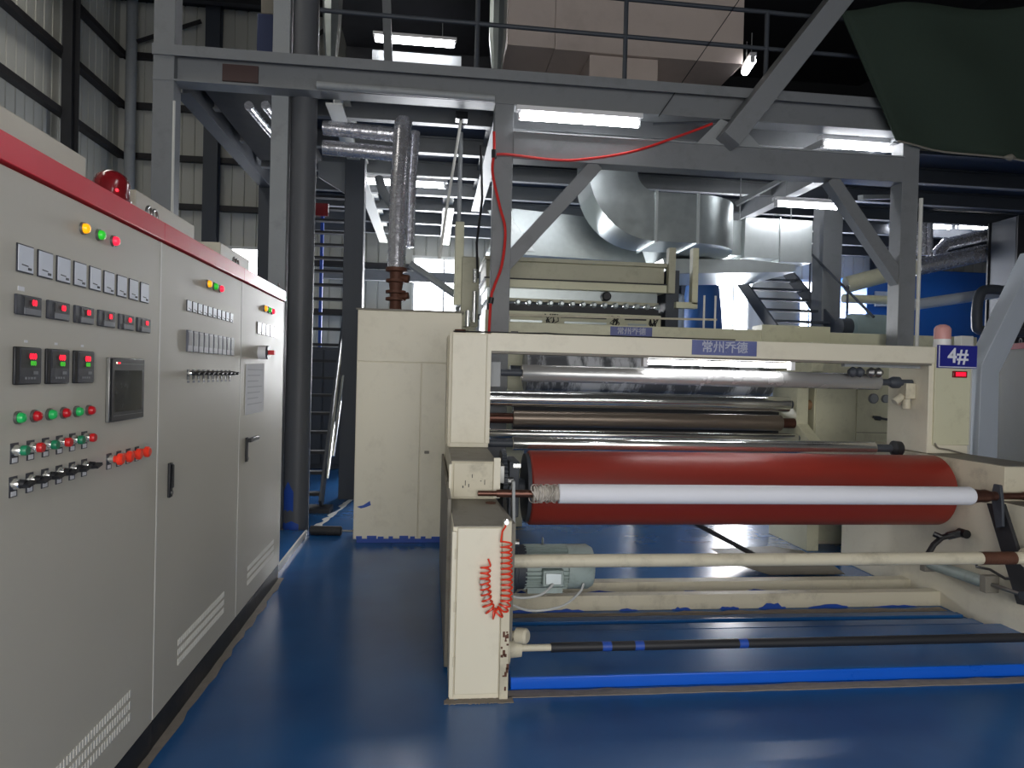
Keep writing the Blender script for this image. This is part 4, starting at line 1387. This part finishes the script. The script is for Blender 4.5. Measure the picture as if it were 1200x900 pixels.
t = tag(MB().box(-1.9, -1.85, 12, 12.06, 0, 4.3).build('blue_post', 'blue_smear'), 'slim blue post behind the steel stair', 'post')
t = tag(MB().box(-1.85, -1.35, 9.1, 9.16, 3.58, 3.74).build('fire_sign', 'dome_red'), 'small red sign hanging on the platform beside the round column', 'sign')
MB().box(-1.72, -1.60, 9.09, 9.1, 3.62, 3.70).build('sign_mark', 'sign_white', t)
t = stair('steel_stair', 'grey steel stair with thin rails in front of the bright bay', 4.9, 5.85, (8.3, 1.45), (11.9, 4.1), 14, 'steel_dark', 'steel_dark')
for x in (5.8,):
    MB().tube([(x, 8.6, 2.5), (x, 11.6, 4.6)], .018, 8).build('handrail', 'steel_dark', t)
    for y in (9.2, 10.2, 11.0):
        z = 1.45 + (y - 8.3) * .736
        MB().cyl((x, y, z), (x, y, z + .88), .016, n=8).build('rail_post', 'steel_dark', t)
MB().box(4.85, 5.9, 7.9, 8.4, 0, 1.45).build('landing', 'steel_dark', t)

t = thing('grey_locker', 'dark grey steel locker behind the lower part of the left stair', 'locker', (-1.5, 11.7, 0))
MB().box(-2.6, -.9, 11.65, 12.2, 0, 2.0).build('body', 'steel_dark', t, .01)
MB().box(-2.55, -1.76, 11.63, 11.65, .08, 1.95).build('door', 'steel_dark', t, .006)
MB().box(-1.74, -.95, 11.63, 11.65, .08, 1.95).build('door', 'steel_dark', t, .006)

# ================================================================== RIGHT BACKGROUND
t = thing('blue_machine', 'big bright blue machine housing at the far right back', 'machine', (10, 13.8, 0))
MB().box(8.75, 9.85, 13.2, 14.4, 0, 3.9).build('housing', 'blue_machine', t, .02)
MB().box(9.9, 12.2, 13.3, 14.4, 0, 4.0).build('housing', 'blue_machine', t, .02)
MB().box(8.9, 9.4, 13.15, 13.2, 3.2, 3.5).build('vent', 'pale_blue', t)
t = thing('blue_barrel', 'blue plastic barrel in front of the bright bay', 'barrel', (4.9, 12.6, 0))
MB().lathe((4.95, 12.4, 0), (4.95, 12.4, 3.35), [(0, .42), (.6, .42), (.85, .36), (1, .3)], 24).build('body', 'blue_drum', t)
t = thing('plastic_sack', 'pale blue bulk bag beside the blue barrel', 'bag', (3.9, 11.6, 0))
MB().box(3.45, 4.2, 11.2, 12.2, 0, 3.05).build('body', 'pale_blue', t, .08)
t = thing('storage_tank', 'white round storage tank before the bright bay', 'tank', (6.95, 13.2, 0))
MB().lathe((6.75, 13.2, 0), (6.75, 13.2, 3.7), [(0, .5), (.9, .5), (.97, .4), (1, .2)], 28).build('shell', 'white_paint', t)
t = thing('wound_roll', 'grey wound fabric roll lying on the rear frame', 'roll', (6.1, 8.9, 2.0))
MB().lathe((5.65, 8.9, 2.38), (6.15, 8.9, 2.38), [(0, .17), (.02, .185), (.98, .185), (1, .16)], 28).build('roll', 'teal_grey', t)
MB().cyl((5.5, 8.9, 2.38), (5.66, 8.9, 2.38), .12).build('core', 'steel_dark', t)
MB().box(5.93, 6.13, 8.75, 9.05, 0, 2.2).build('stand', 'steel_dark', t)
# pipes
for lb, pts, r_, m in (
        ('beige horizontal pipe left of the right platform column', [(6.55, 10.5, 2.98), (7.75, 10.5, 2.98)], .07, 'beige_green'),
        ('pale grey pipe rising to the right in front of the blue machine', [(7.3, 9.9, 2.84), (8.7, 9.7, 3.08)], .085, 'white_beam'),
        ('beige sloping pipe between the stairs and the right brace', [(6.4, 10.2, 3.15), (7.4, 10.0, 3.45)], .13, 'beige_green')):
    tag(MB().tube(pts, r_, 14).build('service_pipe', m), lb, 'pipe', 'service pipes at the right')
t = thing('foil_pipe_bundle', 'foil wrapped pipes turning beside the right platform column', 'pipe', (8.6, 11, 3.5))
MB().tube([(8.15, 11.0, 3.62), (8.75, 11.0, 3.76), (10.9, 11.2, 4.28)], .15, 14).build('foil_run', 'foil', t)
MB().tube([(8.62, 11.1, 3.72), (8.66, 11.15, 3.9), (8.85, 11.2, 4.08), (10.9, 11.2, 4.62)], .11, 12).build('foil_run', 'foil', t)
for k in range(3):
    MB().tube([(8.26 + .11 * k, 11.1, 3.85), (8.20 + .12 * k, 11.1, 5.3)], .055, 10).build('foil_riser', 'foil', t)
t = thing('pipe_elbow', 'grey U shaped pipe elbow in front of the blue machine', 'pipe', (7.9, 9.2, 2.3))
MB().tube(smooth3([(8.4, 9.2, 3.0), (7.95, 9.2, 3.02), (7.82, 9.2, 2.9), (7.8, 9.2, 2.55), (7.9, 9.2, 2.42), (8.6, 9.2, 2.42)], 5), .07, 14).build('elbow', 'steel_dark', t)
# dark right column
t = thing('building_column', 'wide dark steel column at the right edge', 'column', (9.62, 10.5, 0))
MB().ibeam((9.62, 10.5, 0), (9.62, 10.5, 4.38), .62, .62, .03, .02).build('shaft', 'steel_black', t)
MB().box(9.33, 9.36, 10.25, 10.75, 0, 4.38).build('stiffener', 'steel_dark', t)
t = thing('angled_guard', 'pale grey leaning steel guard between 4# sign and right cabinet', 'guard', (5.3, 6.2, 0))
MB().prism([(5.26, 0), (5.49, 0), (5.47, 1.75), (5.62, 2.05), (6.05, 2.95), (5.83, 2.95), (5.28, 1.82)], 'Y', 6.15, 6.35).build('plate', 'white_beam', t, .005)
t = tag(MB().box(5.1, 5.23, 6.2, 6.3, 0, 2.1).build('white_pillar', 'white_paint', bevel=.005), 'slim white pillar seen between the 4# sign and the leaning guard', 'pillar')

# right control cabinet, turned
t = thing('control_cabinet', 'dark grey control cabinet with red top band at the right edge', 'cabinet', (0, 0, 0))
fx, fy = 7.80, 8.8
dv = Vector((-.28, -.96, 0)).normalized()
nv = Vector((dv.y, -dv.x, 0))
if nv.x > 0:
    nv = -nv
bk = -nv
def rbox(s0, s1, d0, d1, z0, z1):
    o_ = Vector((fx, fy, 0))
    q = [o_ + dv * s0 + bk * d0, o_ + dv * s1 + bk * d0, o_ + dv * s1 + bk * d1, o_ + dv * s0 + bk * d1]
    return MB().prism([(p.x, p.y) for p in q], 'Z', z0, z1)
rbox(0, 2.4, 0, .6, .1, 2.12).build('body', 'cab_grey_dim', t, .004)
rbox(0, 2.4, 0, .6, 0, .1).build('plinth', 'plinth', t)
rbox(-.01, 2.41, -.01, .61, 2.12, 2.2).build('trim_band', 'band_red_dim', t, .003)
rbox(.02, 1.18, -.02, 0, .12, 2.1).build('door', 'cab_grey_dim', t, .003)
rbox(1.2, 2.38, -.02, 0, .12, 2.1).build('door', 'cab_grey_dim', t, .003)
e = MB()
c_ = Vector((fx, fy, 2.235)) + dv * .35 + bk * .1
e.tube([c_ + dv * (.03 * math.cos(a)) + Vector((0, 0, .035 * math.sin(a))) for a in [R(-50 + i * 28) for i in range(11)]], .007, 8)
e.build('lifting_eye', 'steel_bare', t)
